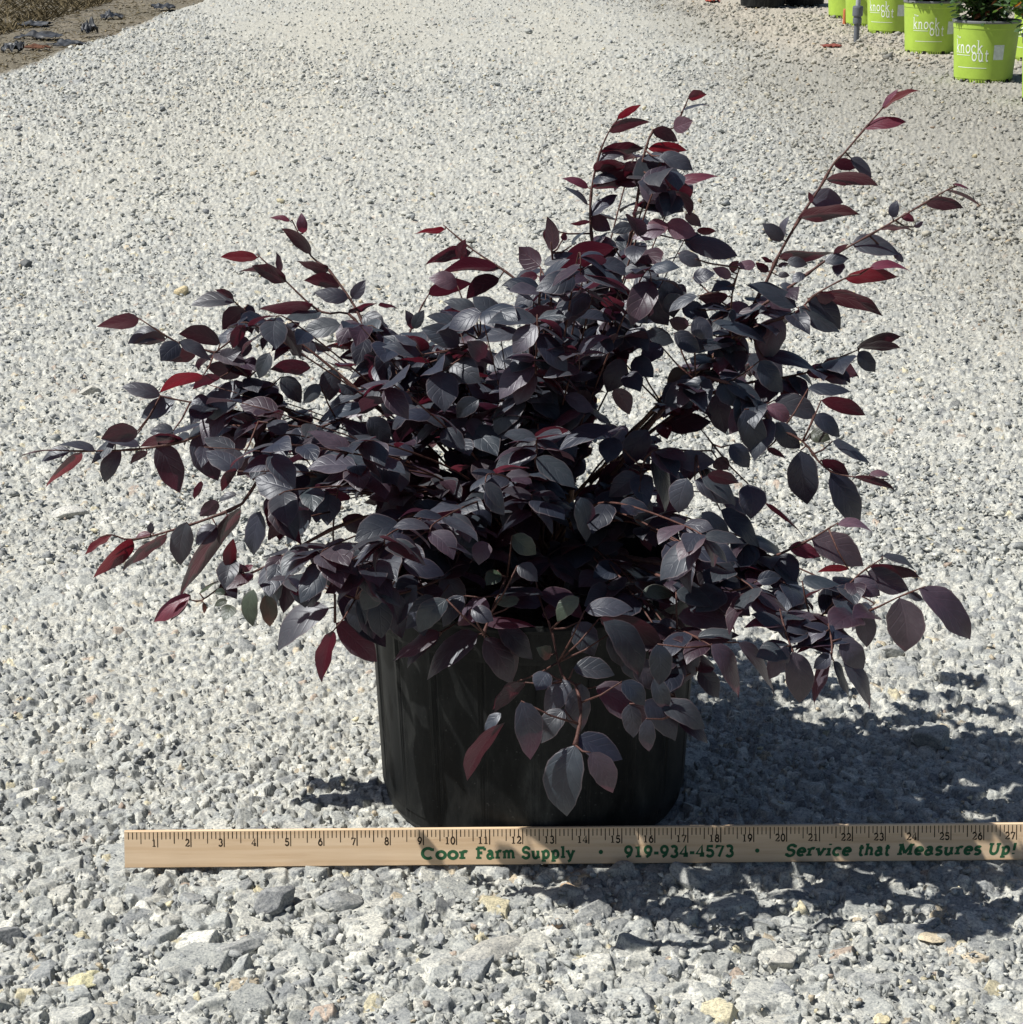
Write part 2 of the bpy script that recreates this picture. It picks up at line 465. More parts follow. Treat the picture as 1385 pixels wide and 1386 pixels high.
    inr = (X > RUL_A.x - 0.002) & (Y - ry > -0.0025) & (Y - ry < 0.017)
    H = np.where(inr, np.minimum(H, 0.0045), H)
    ii = np.arange((NR - 1) * (NC - 1)); r0 = ii // (NC - 1); c0 = ii % (NC - 1)
    q = r0 * NC + c0
    F = np.stack([q, q + 1, q + NC + 1, q + NC], axis=1)
    o = mesh_np("gravel_road", np.stack([X, Y, H], 1), F, M_STONE, attrs={"stone": np.clip(C, 0.02, 0.9)})
    tag(o, kind="structure")
    # the wide ground sheet under and around it, out to the horizon
    xs = np.concatenate([-np.geomspace(400, 0.5, 60), np.geomspace(0.5, 400, 60)])
    ys = np.concatenate([-np.geomspace(200, 0.3, 40), np.geomspace(0.3, 600, 80)])
    GX, GY = np.meshgrid(xs, ys)
    GX = GX.ravel(); GY = GY.ravel()
    Z = soft_z(GX, GY) - 0.018
    nx = len(xs); a = np.arange(len(ys) - 1)[:, None] * nx + np.arange(nx - 1)[None, :]
    a = a.ravel()
    g = mesh_np("ground", np.stack([GX, GY, Z], 1), np.stack([a, a + 1, a + nx + 1, a + nx], 1), M_STONE,
                attrs={"stone": np.where((GX < EDGE_X)[:, None], np.array([[0.21, 0.175, 0.115]]), np.array([[0.36, 0.345, 0.31]]))})
    tag(g, kind="structure")

# icosphere directions for stones
def ico(sub):
    t = (1 + 5 ** 0.5) / 2
    v = [(-1, t, 0), (1, t, 0), (-1, -t, 0), (1, -t, 0), (0, -1, t), (0, 1, t), (0, -1, -t), (0, 1, -t), (t, 0, -1), (t, 0, 1), (-t, 0, -1), (-t, 0, 1)]
    f = [(0, 11, 5), (0, 5, 1), (0, 1, 7), (0, 7, 10), (0, 10, 11), (1, 5, 9), (5, 11, 4), (11, 10, 2), (10, 7, 6), (7, 1, 8), (3, 9, 4), (3, 4, 2), (3, 2, 6), (3, 6, 8), (3, 8, 9), (4, 9, 5), (2, 4, 11), (6, 2, 10), (8, 6, 7), (9, 8, 1)]
    v = [Vector(p).normalized() for p in v]
    for _ in range(sub):
        cache = {}; nf = []
        def midp(a, b):
            k = (min(a, b), max(a, b))
            if k not in cache:
                v.append(((v[a] + v[b]) / 2).normalized()); cache[k] = len(v) - 1
            return cache[k]
        for a, b, c in f:
            x, y, z = midp(a, b), midp(b, c), midp(c, a)
            nf += [(a, x, z), (b, y, x), (c, z, y), (x, y, z)]
        f = nf
    return np.array([tuple(p) for p in v], 'f4'), np.array(f, np.int32)

def rock_shape(dirs, r, planes=11):
    n = r.normal(0, 1, (planes, 3)); n /= np.linalg.norm(n, axis=1, keepdims=True)
    a = r.uniform(0.62, 1.0, planes)
    d = dirs @ n.T
    rad = np.where(d > 0.05, a / np.maximum(d, 0.05), 9).min(axis=1)
    rad = np.minimum(rad, 1.25)
    return dirs * rad[:, None]

ICO4 = ico(4)
import bmesh
def hull_proto(r, npts=11):
    """an angular chip: the convex hull of a few points"""
    bm = bmesh.new()
    for _ in range(npts):
        d = r.normal(0, 1, 3); d /= np.linalg.norm(d)
        bm.verts.new(tuple(d * r.uniform(0.75, 1.0)))
    res = bmesh.ops.convex_hull(bm, input=bm.verts)
    junk = [e for e in res.get('geom_interior', []) if isinstance(e, bmesh.types.BMVert)]
    if junk: bmesh.ops.delete(bm, geom=junk, context='VERTS')
    bmesh.ops.triangulate(bm, faces=bm.faces)
    bm.verts.index_update()
    V = np.array([tuple(v.co) for v in bm.verts], 'f4'); F = np.array([[v.index for v in f.verts] for f in bm.faces], np.int32)
    bm.free()
    return V, F

def pick_col(r):
    cols, w = zip(*PAL)
    return np.array(cols[r.choice(len(cols), p=np.array(w) / sum(w))]) * r.uniform(0.85, 1.2)

def build_loose_gravel():
    r = np.random.default_rng(99)
    protos = [hull_proto(r, int(r.integers(8, 15))) for _ in range(70)]
    V = []; FF = []; CC = []; b = 0
    n = 105000
    q = r.random(n)
    Ys = np.where(q < 0.09, 1 / r.uniform(1 / 2.2, 1 / 0.95, n), np.where(q < 0.50, 1 / r.uniform(1 / 14.0, 1 / 2.0, n), r.uniform(2.0, 14.0, n)))
    Xs = r.uniform(-1, 1, n) * (0.33 * Ys + 0.06)
    coarse_at = 0.35 + 0.65 * smoothstep(-0.30, 0.30, vnoise(Xs * 1.25 + 3 + 0.25 * Ys, Ys * 0.26, 1.5, 33, 4))
    coarse_at = np.where(Xs < EDGE_X, 0.35, coarse_at)
    for i in range(n):
        X = float(Xs[i]); Y = float(Ys[i])
        if math.hypot(X - POT_C.x, Y - POT_C.y) < POT_RB + 0.012: continue
        ry = RUL_A.y + (X - RUL_A.x) * RUL_D.y / RUL_D.x
        if X > RUL_A.x - 0.012 and -0.0075 < Y - ry < 0.022: continue
        s = 0.0012 + 0.0042 * r.random() ** 2.6
        if Y > 2: s *= 1.25
        if Y > 4: s *= 1.3 + 0.8 * (r.random() ** 2)
        if Y > 7: s *= 1.15
        if X > 1.0 and Y > 8: s *= 1.4
        if r.random() < 0.02: s *= 1.8
        if coarse_at[i] < r.random() and Y > 1.6: continue
        P, F = protos[i % 70]
        p = P * np.array([1, r.uniform(.6, 1), r.uniform(.35, .75)]) * s
        t = r.normal(0, .3); ct, st = math.cos(t), math.sin(t)
        p = np.stack([p[:, 0] * ct + p[:, 2] * st, p[:, 1], -p[:, 0] * st + p[:, 2] * ct], 1)
        a = r.uniform(0, 6.28); c_, s_ = math.cos(a), math.sin(a)
        p = np.stack([p[:, 0] * c_ - p[:, 1] * s_, p[:, 0] * s_ + p[:, 1] * c_, p[:, 2]], 1)
        p += np.array([X, Y, 0.0035 + s * 0.15])
        V.append(p); FF.append(F + b); b += len(p)
        c = pick_col(r) * 1.02
        if X < EDGE_X: c = c * np.array([.62, .54, .42])
        elif X > 0.8 and Y > 2.8: c = c * np.array([.80, .76, .70])
        CC.append(np.tile(c, (len(p), 1)))
    V = np.concatenate(V)
    V[:, 2] += soft_z(V[:, 0].astype('f8'), V[:, 1].astype('f8'))
    o = mesh_np("gravel", V, np.concatenate(FF), M_STONE, attrs={"stone": np.concatenate(CC)})
    tag(o, "loose grey chips of crushed stone scattered over the track", "gravel", kind="stuff")

def rock(px, py, wpx, hfrac, dfrac, col, label, seed, sink=0.25, rz=0.3, aspect_tilt=0.0):
    """a single stone standing out of the gravel, its middle seen at photo pixel px,py"""
    g = on_ground(px, py, 0.0)
    w = wpx / FP * (g.y / CP) / 2
    r = np.random.default_rng(seed)
    dirs, F = ICO4
    p = rock_shape(dirs, r, 9)
    nz_ = vnoise(p[:, 0] * 3 + 5 + seed, p[:, 1] * 3 + p[:, 2] * 4, 1.0, seed, 4)
    p = p * (1 + 0.05 * nz_)[:, None]
    p = p * np.array([w, w * dfrac, w * hfrac])
    M = Matrix.Rotation(rz, 3, 'Z') @ Matrix.Rotation(aspect_tilt, 3, 'Y')
    p = p @ np.array(M).T
    p[:, 2] += w * hfrac * (1 - 2 * sink)
    o = mesh_np("rock", p, F, M_STONE, attrs={"stone": np.tile(np.array(col), (len(p), 1))})
    o.location = (g.x, g.y, float(soft_z(np.array([g.x]), np.array([g.y]))[0]))
    tag(o, label, "rock", "larger stones lying in the gravel")
    return o

# ------------------------------------------------------------------ layout anchors
RUL_A = on_ground(169, 1175, 0.0055)                 # lower left corner of the yardstick
_rb = on_ground(1385, 1164, 0.0055)
RUL_D = (_rb - RUL_A).normalized()
RUL_LEAN = math.radians(14)
RUL_W, RUL_T, RUL_L = 0.0286, 0.0042, 0.9144
_k = (on_ground(724, 1168, 0.0055))
POT_RB = 0.1235
POT_C = Vector((at(722, 1000, 1.46).x, _k.y + 0.0118 + POT_RB + 0.0015, 0))
POT_H = 0.200
build_ground()
build_loose_gravel()
# ---PART2---
# ------------------------------------------------------------------ lettering drawn as pen strokes
def arc(cx, cy, rx, ry, a0, a1, n=10):
    return [(cx + rx * math.cos(math.radians(a0 + (a1 - a0) * i / n)), cy + ry * math.sin(math.radians(a0 + (a1 - a0) * i / n))) for i in range(n + 1)]

def glyph(ch):
    """-> (advance, strokes, slabs). strokes: point lists; slabs: (x, y, width) thin horizontal serif bars"""
    S = []; B = []; adv = 0.6
    if ch == 'C': adv = .72; S = [arc(.37, .33, .27, .29, 48, 312, 18), [(.58, .46), (.58, .62)]]
    elif ch == 'o': adv = .58; S = [arc(.29, .235, .2, .2, 0, 360, 20)]
    elif ch == 'r': adv = .47; S = [[(.16, 0), (.16, .44)], arc(.31, .28, .15, .155, 175, 50, 7)]; B = [(.17, 0, .3), (.11, .44, .2)]
    elif ch == 'F': adv = .66; S = [[(.17, 0), (.17, .64)], [(.1, .62), (.57, .62)], [(.17, .34), (.42, .34)], [(.57, .62), (.57, .47)]]; B = [(.19, 0, .34), (.1, .62, .2)]
    elif ch == 'a': adv = .58; S = [arc(.25, .14, .155, .13, 0, 360, 16), [(.40, .02), (.40, .28)] + arc(.26, .30, .14, .145, 0, 150, 8)]; B = [(.46, 0, .16)]
    elif ch == 'm': adv = .9; S = [[(.15, 0), (.15, .44)], arc(.285, .27, .135, .16, 170, 0, 8) + [(.42, 0)], arc(.555, .27, .135, .16, 170, 0, 8) + [(.69, 0)]]; B = [(.15, 0, .22), (.42, 0, .2), (.71, 0, .22), (.1, .44, .18)]
    elif ch == 'n': adv = .64; S = [[(.15, 0), (.15, .44)], arc(.30, .27, .15, .16, 170, 0, 8) + [(.45, 0)]]; B = [(.15, 0, .22), (.47, 0, .22), (.1, .44, .18)]
    elif ch == 'h': adv = .64; S = [[(.15, 0), (.15, .68)], arc(.30, .27, .15, .16, 170, 0, 8) + [(.45, 0)]]; B = [(.15, 0, .22), (.47, 0, .22), (.1, .68, .18)]
    elif ch == 'S': adv = .6; S = [arc(.3, .475, .19, .155, 30, 250, 12)[:-1] + arc(.29, .175, .2, .165, 80, -150, 12), [(.48, .48), (.48, .62)], [(.1, .02), (.1, .17)]]
    elif ch == 's': adv = .47; S = [arc(.235, .335, .14, .105, 30, 250, 9)[:-1] + arc(.235, .125, .15, .115, 80, -150, 9)]
    elif ch == 'u': adv = .64; S = [[(.15, .44), (.15, .17)] + arc(.295, .17, .145, .16, 180, 350, 8), [(.45, .44), (.45, 0)]]; B = [(.12, .44, .18), (.42, .44, .16), (.5, 0, .16)]
    elif ch == 'p': adv = .62; S = [[(.16, -.2), (.16, .44)], arc(.32, .225, .165, .2, 0, 360, 18)]; B = [(.18, -.2, .28), (.11, .44, .18)]
    elif ch == 'l': adv = .34; S = [[(.17, 0), (.17, .68)]]; B = [(.17, 0, .28), (.12, .68, .18)]
    elif ch == 'y': adv = .6; S = [[(.12, .44), (.31, .02)], [(.5, .44), (.26, -.14), (.14, -.19)]]; B = [(.12, .44, .24), (.5, .44, .2)]
    elif ch == 'e': adv = .56; S = [[(.1, .24), (.46, .24)] + arc(.28, .235, .19, .2, 0, 315, 16)]
    elif ch == 'v': adv = .58; S = [[(.11, .44), (.29, .02)], [(.29, .02), (.47, .44)]]; B = [(.11, .44, .22), (.47, .44, .22)]
    elif ch == 'i': adv = .34; S = [[(.17, 0), (.17, .44)], [(.17, .6), (.17, .68)]]; B = [(.17, 0, .28), (.12, .44, .18)]
    elif ch == 'c': adv = .53; S = [arc(.28, .235, .19, .2, 45, 315, 14), [(.42, .32), (.42, .42)]]
    elif ch == 't': adv = .42; S = [[(.18, .6), (.18, .14)] + arc(.27, .13, .09, .11, 180, 320, 6), [(.06, .43), (.34, .43)]]
    elif ch == 'M': adv = .92; S = [[(.17, 0), (.17, .64)], [(.17, .64), (.44, .1)], [(.44, .1), (.72, .64)], [(.72, 0), (.72, .64)]]; B = [(.17, 0, .28), (.72, 0, .28), (.12, .64, .2), (.77, .64, .2)]
    elif ch == 'U': adv = .78; S = [[(.17, .64), (.17, .24)] + arc(.38, .24, .21, .22, 180, 360, 12) + [(.59, .64)]]; B = [(.17, .64, .28), (.59, .64, .26)]
    elif ch == 'k': adv = .62; S = [[(.16, 0), (.16, .72)], [(.18, .2), (.46, .44)], [(.27, .27), (.5, 0)]]; B = [(.16, 0, .24), (.1, .72, .16), (.46, .44, .18), (.5, 0, .2)]
    elif ch == '!': adv = .36; S = [[(.18, .2), (.18, .64)], [(.18, 0), (.18, .07)]]
    elif ch == '-': adv = .4; S = [[(.06, .24), (.34, .24)]]
    elif ch == 'T': adv = .6; S = [[(.3, 0), (.3, .64)], [(.06, .62), (.54, .62)]]; B = [(.3, 0, .24)]
    elif ch == '.': adv = .5; S = [arc(.25, .26, .05, .05, 0, 360, 8)]
    elif ch == '0': S = [arc(.3, .32, .19, .3, 0, 360, 20)]
    elif ch == '1': S = [[(.14, .53), (.3, .62), (.3, 0)]]; B = [(.3, 0, .34)]
    elif ch == '2': S = [arc(.29, .45, .18, .17, 160, -30, 9) + [(.1, .04), (.5, .04)], [(.5, .04), (.5, .14)]]
    elif ch == '3': S = [arc(.28, .475, .17, .145, 150, -75, 9) + arc(.28, .18, .2, .165, 78, -155, 10)]
    elif ch == '4': S = [[(.4, 0), (.4, .64), (.06, .18), (.54, .18)]]; B = [(.4, 0, .28)]
    elif ch == '5': S = [[(.48, .6), (.16, .6), (.14, .34)] + arc(.28, .2, .2, .18, 120, -155, 11)]
    elif ch == '6': S = [[(.42, .6), (.22, .48), (.12, .26)], arc(.3, .2, .19, .19, 0, 360, 18)]
    elif ch == '7': S = [[(.1, .48), (.1, .6), (.5, .6), (.24, 0)]]
    elif ch == '8': S = [arc(.3, .475, .15, .14, 0, 360, 14), arc(.3, .17, .19, .165, 0, 360, 16)]
    elif ch == '9': S = [[(.18, .02), (.38, .14), (.48, .38)], arc(.3, .43, .19, .19, 0, 360, 18)]
    elif ch == ' ': adv = .34
    return adv, S, B

def text_mesh(mb, text, x, y, h, target_w=None, thick=0.13, slab=0.09, shear=0.0, mapf=None, lift=0.0, gap=0.0):
    """lay the strokes down as thin quads; each stroke a hair above the last so no faces share a plane"""
    total = sum(glyph(c)[0] + gap for c in text)
    sx = h / 0.64
    kx = (target_w / (total * sx)) if target_w else 1.0
    pen = 0.0; nst = 0
    for c in text:
        adv, S, B = glyph(c)
        items = [(pl, thick) for pl in S] + [([(bx - w / 2, by + (slab / 2 if by <= 0 else -slab / 2)), (bx + w / 2, by + (slab / 2 if by <= 0 else -slab / 2))], slab) for bx, by, w in B if slab > 0]
        for pl, th in items:
            nst += 1
            z = lift + (nst % 7) * 0.000012
            P = [Vector((px_, py_)) for px_, py_ in pl]
            L = []; R = []
            closed = (P[0] - P[-1]).length < 1e-4 and len(P) > 4
            for i, p in enumerate(P):
                if closed: d = P[(i + 1) % (len(P) - 1)] - P[(i - 1) % (len(P) - 1)]
                else: d = P[min(i + 1, len(P) - 1)] - P[max(i - 1, 0)]
                d = d.normalized() if d.length > 0 else Vector((1, 0))
                nrm = Vector((-d.y, d.x)) * th / 2
                L.append(p + nrm); R.append(p - nrm)
            vs = []
            for q in L + R:
                u = pen + q.x + q.y * shear
                X_ = x + u * sx * kx; Y_ = y + q.y * sx
                vs.append(mapf(X_, Y_, z) if mapf else (X_, Y_, z))
            n = len(P)
            mb.add(vs, [(i + n, i + n + 1, i + 1, i) for i in range(n - 1)])
        pen += adv + gap
    return pen * sx * kx

# ------------------------------------------------------------------ the yardstick
IN = 0.0254
def build_ruler():
    root = empty("yardstick", RUL_A)
    zax = Vector((0, 0, 1))
    xax = RUL_D
    fwd = zax.cross(xax).normalized()              # away from the camera
    yax = (zax * math.cos(RUL_LEAN) + fwd * math.sin(RUL_LEAN)).normalized()
    nrm = xax.cross(yax).normalized()              # faces the camera
    M = Matrix((xax, yax, nrm)).transposed().to_4x4()
    root.rotation_euler = M.to_euler()
    tag(root, "pale wooden yardstick with black inch marks and green lettering, leaning against the black pot", "yardstick")
    W, T, L = RUL_W, RUL_T, RUL_L
    # stick with slightly eased long edges
    e = 0.0005
    prof = [(e, 0), (W - e, 0), (W, -e), (W, -T + e), (W - e, -T), (e, -T), (0, -T + e), (0, -e)]
    mb = MB(); nx = 60
    vs = [(L * i / nx, y, z) for i in range(nx + 1) for (y, z) in prof]
    k = len(prof)
    fs = [(i * k + j, i * k + (j + 1) % k, (i + 1) * k + (j + 1) % k, (i + 1) * k + j) for i in range(nx) for j in range(k)]
    fs += [tuple(range(k)), tuple(nx * k + j for j in range(k))[::-1]]
    mb.add(vs, [f[::-1] for f in fs])
    mb.build("stick", M_WOOD, root)
    tk = MB()
    for i in range(1, 36 * 8):
        x = i * IN / 8
        if i % 8 == 0: ln, w = 0.0117, 0.00085
        elif i % 4 == 0: ln, w = 0.0090, 0.00075
        else: ln, w = 0.0055, 0.00070
        w *= random.uniform(0.85, 1.1)
        ln += random.uniform(-1, 1) * 0.00015
        tk.box((x, W - 0.0011 - ln / 2, 0.00002), (w, ln, 0.00006))
    tk.build("inch_marks", M_INK, root)
    for i in range(1, 36):
        nb = MB()
        s = str(i); h = 0.0057; w = 0.0041 * len(s) + (0.0003 if len(s) > 1 else 0)
        text_mesh(nb, s, i * IN - 0.0007 - w, W - 0.0011 - 0.0112, h, target_w=w, thick=0.14, slab=0.07, lift=0.00006)
        nb.build("numeral", M_INK, root)
    sc = IN / 44.9                                  # photo pixels along the stick -> metres
    yb = 0.0047
    H = 0.0088
    for txt, x0, x1, th, shr in (("Coor", 569, 634, .17, 0), ("Farm", 644, 699, .17, 0), ("Supply", 706, 779, .17, 0), ("919-934-4573", 845, 996, .17, 0),
                                 ("Service", 1064, 1155, .165, .22), ("that", 1163, 1208, .165, .22), ("Measures", 1217, 1333, .165, .22), ("Up!", 1341, 1381, .165, .22)):
        g = MB()
        text_mesh(g, txt, (x0 - 169) * sc, yb, H, target_w=(x1 - x0) * sc, thick=th, slab=0.115, shear=shr, lift=0.00006)
        g.build("green_word", M_GREENINK, root)
    for bx in (814, 1027, 1450):
        g = MB()
        cx = (bx - 169) * sc; cy = yb + 0.0045
        g.add([(cx + 0.0017 * math.cos(a * math.pi / 8), cy + 0.0017 * math.sin(a * math.pi / 8), 0.0001) for a in range(16)], [tuple(range(16))])
        g.build("green_dot", M_GREENINK, root)
build_ruler()

# ------------------------------------------------------------------ larger stones one can pick out
G1, G2, G3, W1, TN = (0.33, 0.335, 0.33), (0.245, 0.25, 0.255), (0.41, 0.40, 0.37), (0.52, 0.50, 0.45), (0.46, 0.37, 0.25)
rock(1262, 1010, 50, 0.85, 0.9, G1, "upright grey rock in the shrub's shadow at the right", 3, 0.3, 0.3)
rock(1205, 885, 34, 0.6, 0.8, G1, "small pale grey rock at the upper edge of the shrub's shadow", 12, 0.35)
rock(368, 1232, 72, 0.55, 0.7, G2, "largest dark grey rock, below the 4 and 5 of the yardstick", 21, 0.28, 0.7, -0.3)
rock(322, 1292, 62, 0.42, 0.5, G1, "long grey rock just below left of the largest dark rock", 33, 0.3, 0.5)
rock(118, 1332, 56, 0.34, 0.6, (0.60, 0.56, 0.37), "flat yellowish stone near the lower left corner", 41, 0.3, 0.5)
rock(6, 1275, 42, 0.8, 0.8, G2, "dark grey rock cut by the left edge of the photo", 52, 0.3)
rock(458, 1226, 60, 0.55, 0.7, G1, "rounded grey rock below the 6 and 7 of the yardstick", 64, 0.3, 0.2)
rock(668, 1292, 96, 0.28, 0.62, G3, "broad flat grey slab below the green word Farm", 71, 0.35, 0.3)
rock(800, 1240, 62, 0.5, 0.7, G1, "blocky pale grey rock below the 14 of the yardstick", 83, 0.3, 0.9)
rock(768, 1203, 26, 0.5, 0.7, (0.50, 0.36, 0.24), "small tan orange stone below the 13 of the yardstick", 95, 0.3)
rock(752, 1252, 22, 0.5, 0.8, (0.52, 0.37, 0.25), "small tan stone touching the blocky pale rock", 96, 0.3)
rock(936, 1196, 58, 0.50, 0.45, G1, "wedge shaped grey rock overlapping the yardstick under its phone number", 104, 0.2, -0.5, 0.35)
rock(838, 1188, 40, 0.75, 0.6, (0.36, 0.35, 0.33), "pointed pale grey chip at the lower edge of the yardstick below 15", 111, 0.2, 0.4)
rock(35, 362, 17, 0.8, 0.8, (0.12, 0.125, 0.13), "small dark stone far left, alone on the pale gravel", 122, 0.25)
rock(247, 400, 18, 0.8, 0.8, (0.50, 0.42, 0.27), "small tan stone above the left branches", 131, 0.25)
rock(124, 533, 26, 0.6, 0.8, G3, "pale bluish stone left of the second left branch", 142, 0.3)
rock(98, 698, 46, 0.35, 0.7, (0.50, 0.49, 0.46), "broad whitish stone left of the third left branch", 153, 0.35)
rock(1265, 1272, 40, 0.35, 0.8, (0.50, 0.43, 0.32), "cream coloured flat stone below the word Measures", 161, 0.3)
rock(1178, 1330, 58, 0.35, 0.7, G1, "flat round grey stone at the bottom right", 172, 0.35)
rock(1192, 1382, 24, 0.5, 0.8, (0.58, 0.52, 0.36), "small cream pebble at the bottom edge", 181, 0.3)
rock(1060, 1305, 52, 0.5, 0.7, G3, "pale block of stone below the shadow tips", 191, 0.3, 1.0)
# ------------------------------------------------------------------ the potted shrub
SHRUB = empty("potted_shrub", POT_C)
tag(SHRUB, "purple leaved shrub with arching twigs in a black nursery pot behind the yardstick", "potted shrub")

def child_local(o):            # geometry was made in world space: shift it under the shrub's empty
    o.location = (-POT_C.x, -POT_C.y, -POT_C.z)
    return o

def pot_ribs(a, r, z):
    k = (a / (2 * math.pi) * 20) % 1.0
    d = min(k, 1 - k)
    if 0.02 < z < 0.165:
        return -0.0013 * math.exp(-(d / 0.035) ** 2) + 0.0007 * math.exp(-((d - 0.09) / 0.04) ** 2)
    return 0.0

def build_main_pot():
    c = (0, 0)
    rb = POT_RB
    m = MB()
    prof = [(0.0005, 0.002), (rb - 0.012, 0.0015), (rb - 0.009, 0.0), (rb - 0.007, 0.0005), (rb - 0.003, 0.004), (rb - 0.0005, 0.009), (rb + 0.0007, 0.024)]
    for i in range(1, 13):
        z = 0.024 + (0.166 - 0.024) * i / 12
        prof.append((rb + 0.0007 + 0.0068 * i / 12, z))
    prof += [(rb + 0.0078, 0.1675), (rb + 0.0115, 0.1685), (rb + 0.0120, 0.171), (rb + 0.0130, 0.194), (rb + 0.0142, 0.1945), (rb + 0.0150, 0.197),
             (rb + 0.0142, POT_H), (rb + 0.0110, POT_H), (rb + 0.0098, 0.197), (rb + 0.0075, 0.150), (rb + 0.002, 0.02), (0.0005, 0.010)]
    m.lathe(prof, 480, c, pot_ribs)
    o = m.build("pot", M_BLACK, SHRUB, smooth=False)
    s = MB()
    n = 72
    vs = [(0, 0, 0.176)]; R = rb + 0.0070
    rr = random.Random(4)
    for j in range(1, 15):
        for k in range(n):
            a = 2 * math.pi * k / n; r = R * j / 14
            vs.append((r * math.cos(a), r * math.sin(a), 0.172 + 0.010 * (1 - j / 14) + (rr.uniform(-.003, .003) if j < 14 else 0)))
    fs = [(0, 1 + k, 1 + (k + 1) % n) for k in range(n)]
    for j in range(13):
        for k in range(n):
            fs.append((1 + j * n + k, 1 + (j + 1) * n + k, 1 + (j + 1) * n + (k + 1) % n, 1 + j * n + (k + 1) % n))
    s.add(vs, fs)
    s.build("soil", M_SOIL, SHRUB, smooth=True)
build_main_pot()

# --- leaves -------------------------------------------------------
class Leaves:
    NU, NV = 13, 7
    def __init__(s):
        s.V = []; s.F = []; s.C = []; s.U = []; s.n = 0
        u = np.linspace(0, 1, s.NU); v = np.linspace(-1, 1, s.NV)
        s.uu, s.vv = np.meshgrid(u, v, indexing='ij')
        prof = (s.uu ** 0.62) * (1 - s.uu) ** 0.86 * (1 - 0.25 * smoothstep(0.72, 1.0, s.uu))
        s.prof = prof / prof.max()
        i = np.arange(s.NU - 1)[:, None] * s.NV + np.arange(s.NV - 1)[None, :]
        i = i.ravel()
        s.quad = np.stack([i, i + s.NV, i + s.NV + 1, i + 1], 1)
    def add(s, base, tip, normal, width, col, arch=0.12, fold=0.16, rnd=None):
        r = rnd or random
        base = np.array(base); tip = np.array(tip)
        ax = tip - base; L = np.linalg.norm(ax)
        if L < 1e-5: return
        ax = ax / L
        nn = np.array(normal) - ax * np.dot(normal, ax); nn = nn / max(np.linalg.norm(nn), 1e-9)
        w = np.cross(nn, ax)
        hw = width / 2
        u, v, p = s.uu, s.vv, s.prof
        asym = 1 + r.uniform(-.10, .10) * np.sign(v)
        wob = 1 + 0.035 * np.sin(u * r.uniform(14, 24) + r.uniform(0, 6)) * np.abs(v)
        x = v * p * hw * asym * wob
        bend = arch * L * 4 * (u * (1 - u)) + r.uniform(-.06, .04) * L * u * u
        side = r.uniform(-.07, .07) * L * np.sin(u * math.pi)
        z = bend + fold * np.abs(x) * (1.0) - r.uniform(0.0, 0.35) * (x * x) / max(hw, 1e-6)
        z = z + r.uniform(0, .022) * L * np.sin(u * r.uniform(7, 14) + r.uniform(0, 6)) * np.abs(v)
        twist = r.uniform(-.5, .5) * u
        xx = x * np.cos(twist); z = z + x * np.sin(twist)
        P = base[None, :] + (u.ravel() * L)[:, None] * ax + (xx + side).ravel()[:, None] * w + z.ravel()[:, None] * nn
        s.V.append(P); s.F.append(s.quad + s.n); s.n += len(P)
        s.C.append(np.tile(np.array(col), (len(P), 1)))
        s.U.append(np.stack([v.ravel(), u.ravel()], 1))
    def build(s, name, mat, parent):
        return mesh_np(name, np.concatenate(s.V), np.concatenate(s.F), mat, parent, smooth=True,
                       attrs={"leaf": np.concatenate(s.C)}, uv=np.concatenate(s.U))

LV = Leaves()
KC = {'t': (0.026, 0.032, 0.040), 'p': (0.042, 0.036, 0.046), 'd': (0.012, 0.015, 0.024), 'u': (0.025, 0.014, 0.022),
      'r': (0.060, 0.011, 0.020), 'g': (0.034, 0.050, 0.032), 'k': (0.085, 0.052, 0.070)}
def leaf_col(kind, r):
    c = np.array(KC[kind]); f = r.uniform(0.75, 1.3)
    return np.clip(c * f * np.array([r.uniform(.9, 1.15), 1, r.uniform(.92, 1.1)]), 0, 1)

TILE = {'A': (0, 250), 'B': (350, 250), 'C': (650, 100), 'D': (1000, 100), 'E': (650, 400), 'F': (950, 400),
        'G': (350, 550), 'H': (30, 550), 'I': (350, 700), 'J': (650, 700), 'K': (1000, 680)}
ZS = 1385 / 350.0
def tp(t, x, y):
    o = TILE[t]; return (o[0] + x / ZS, o[1] + y / ZS)

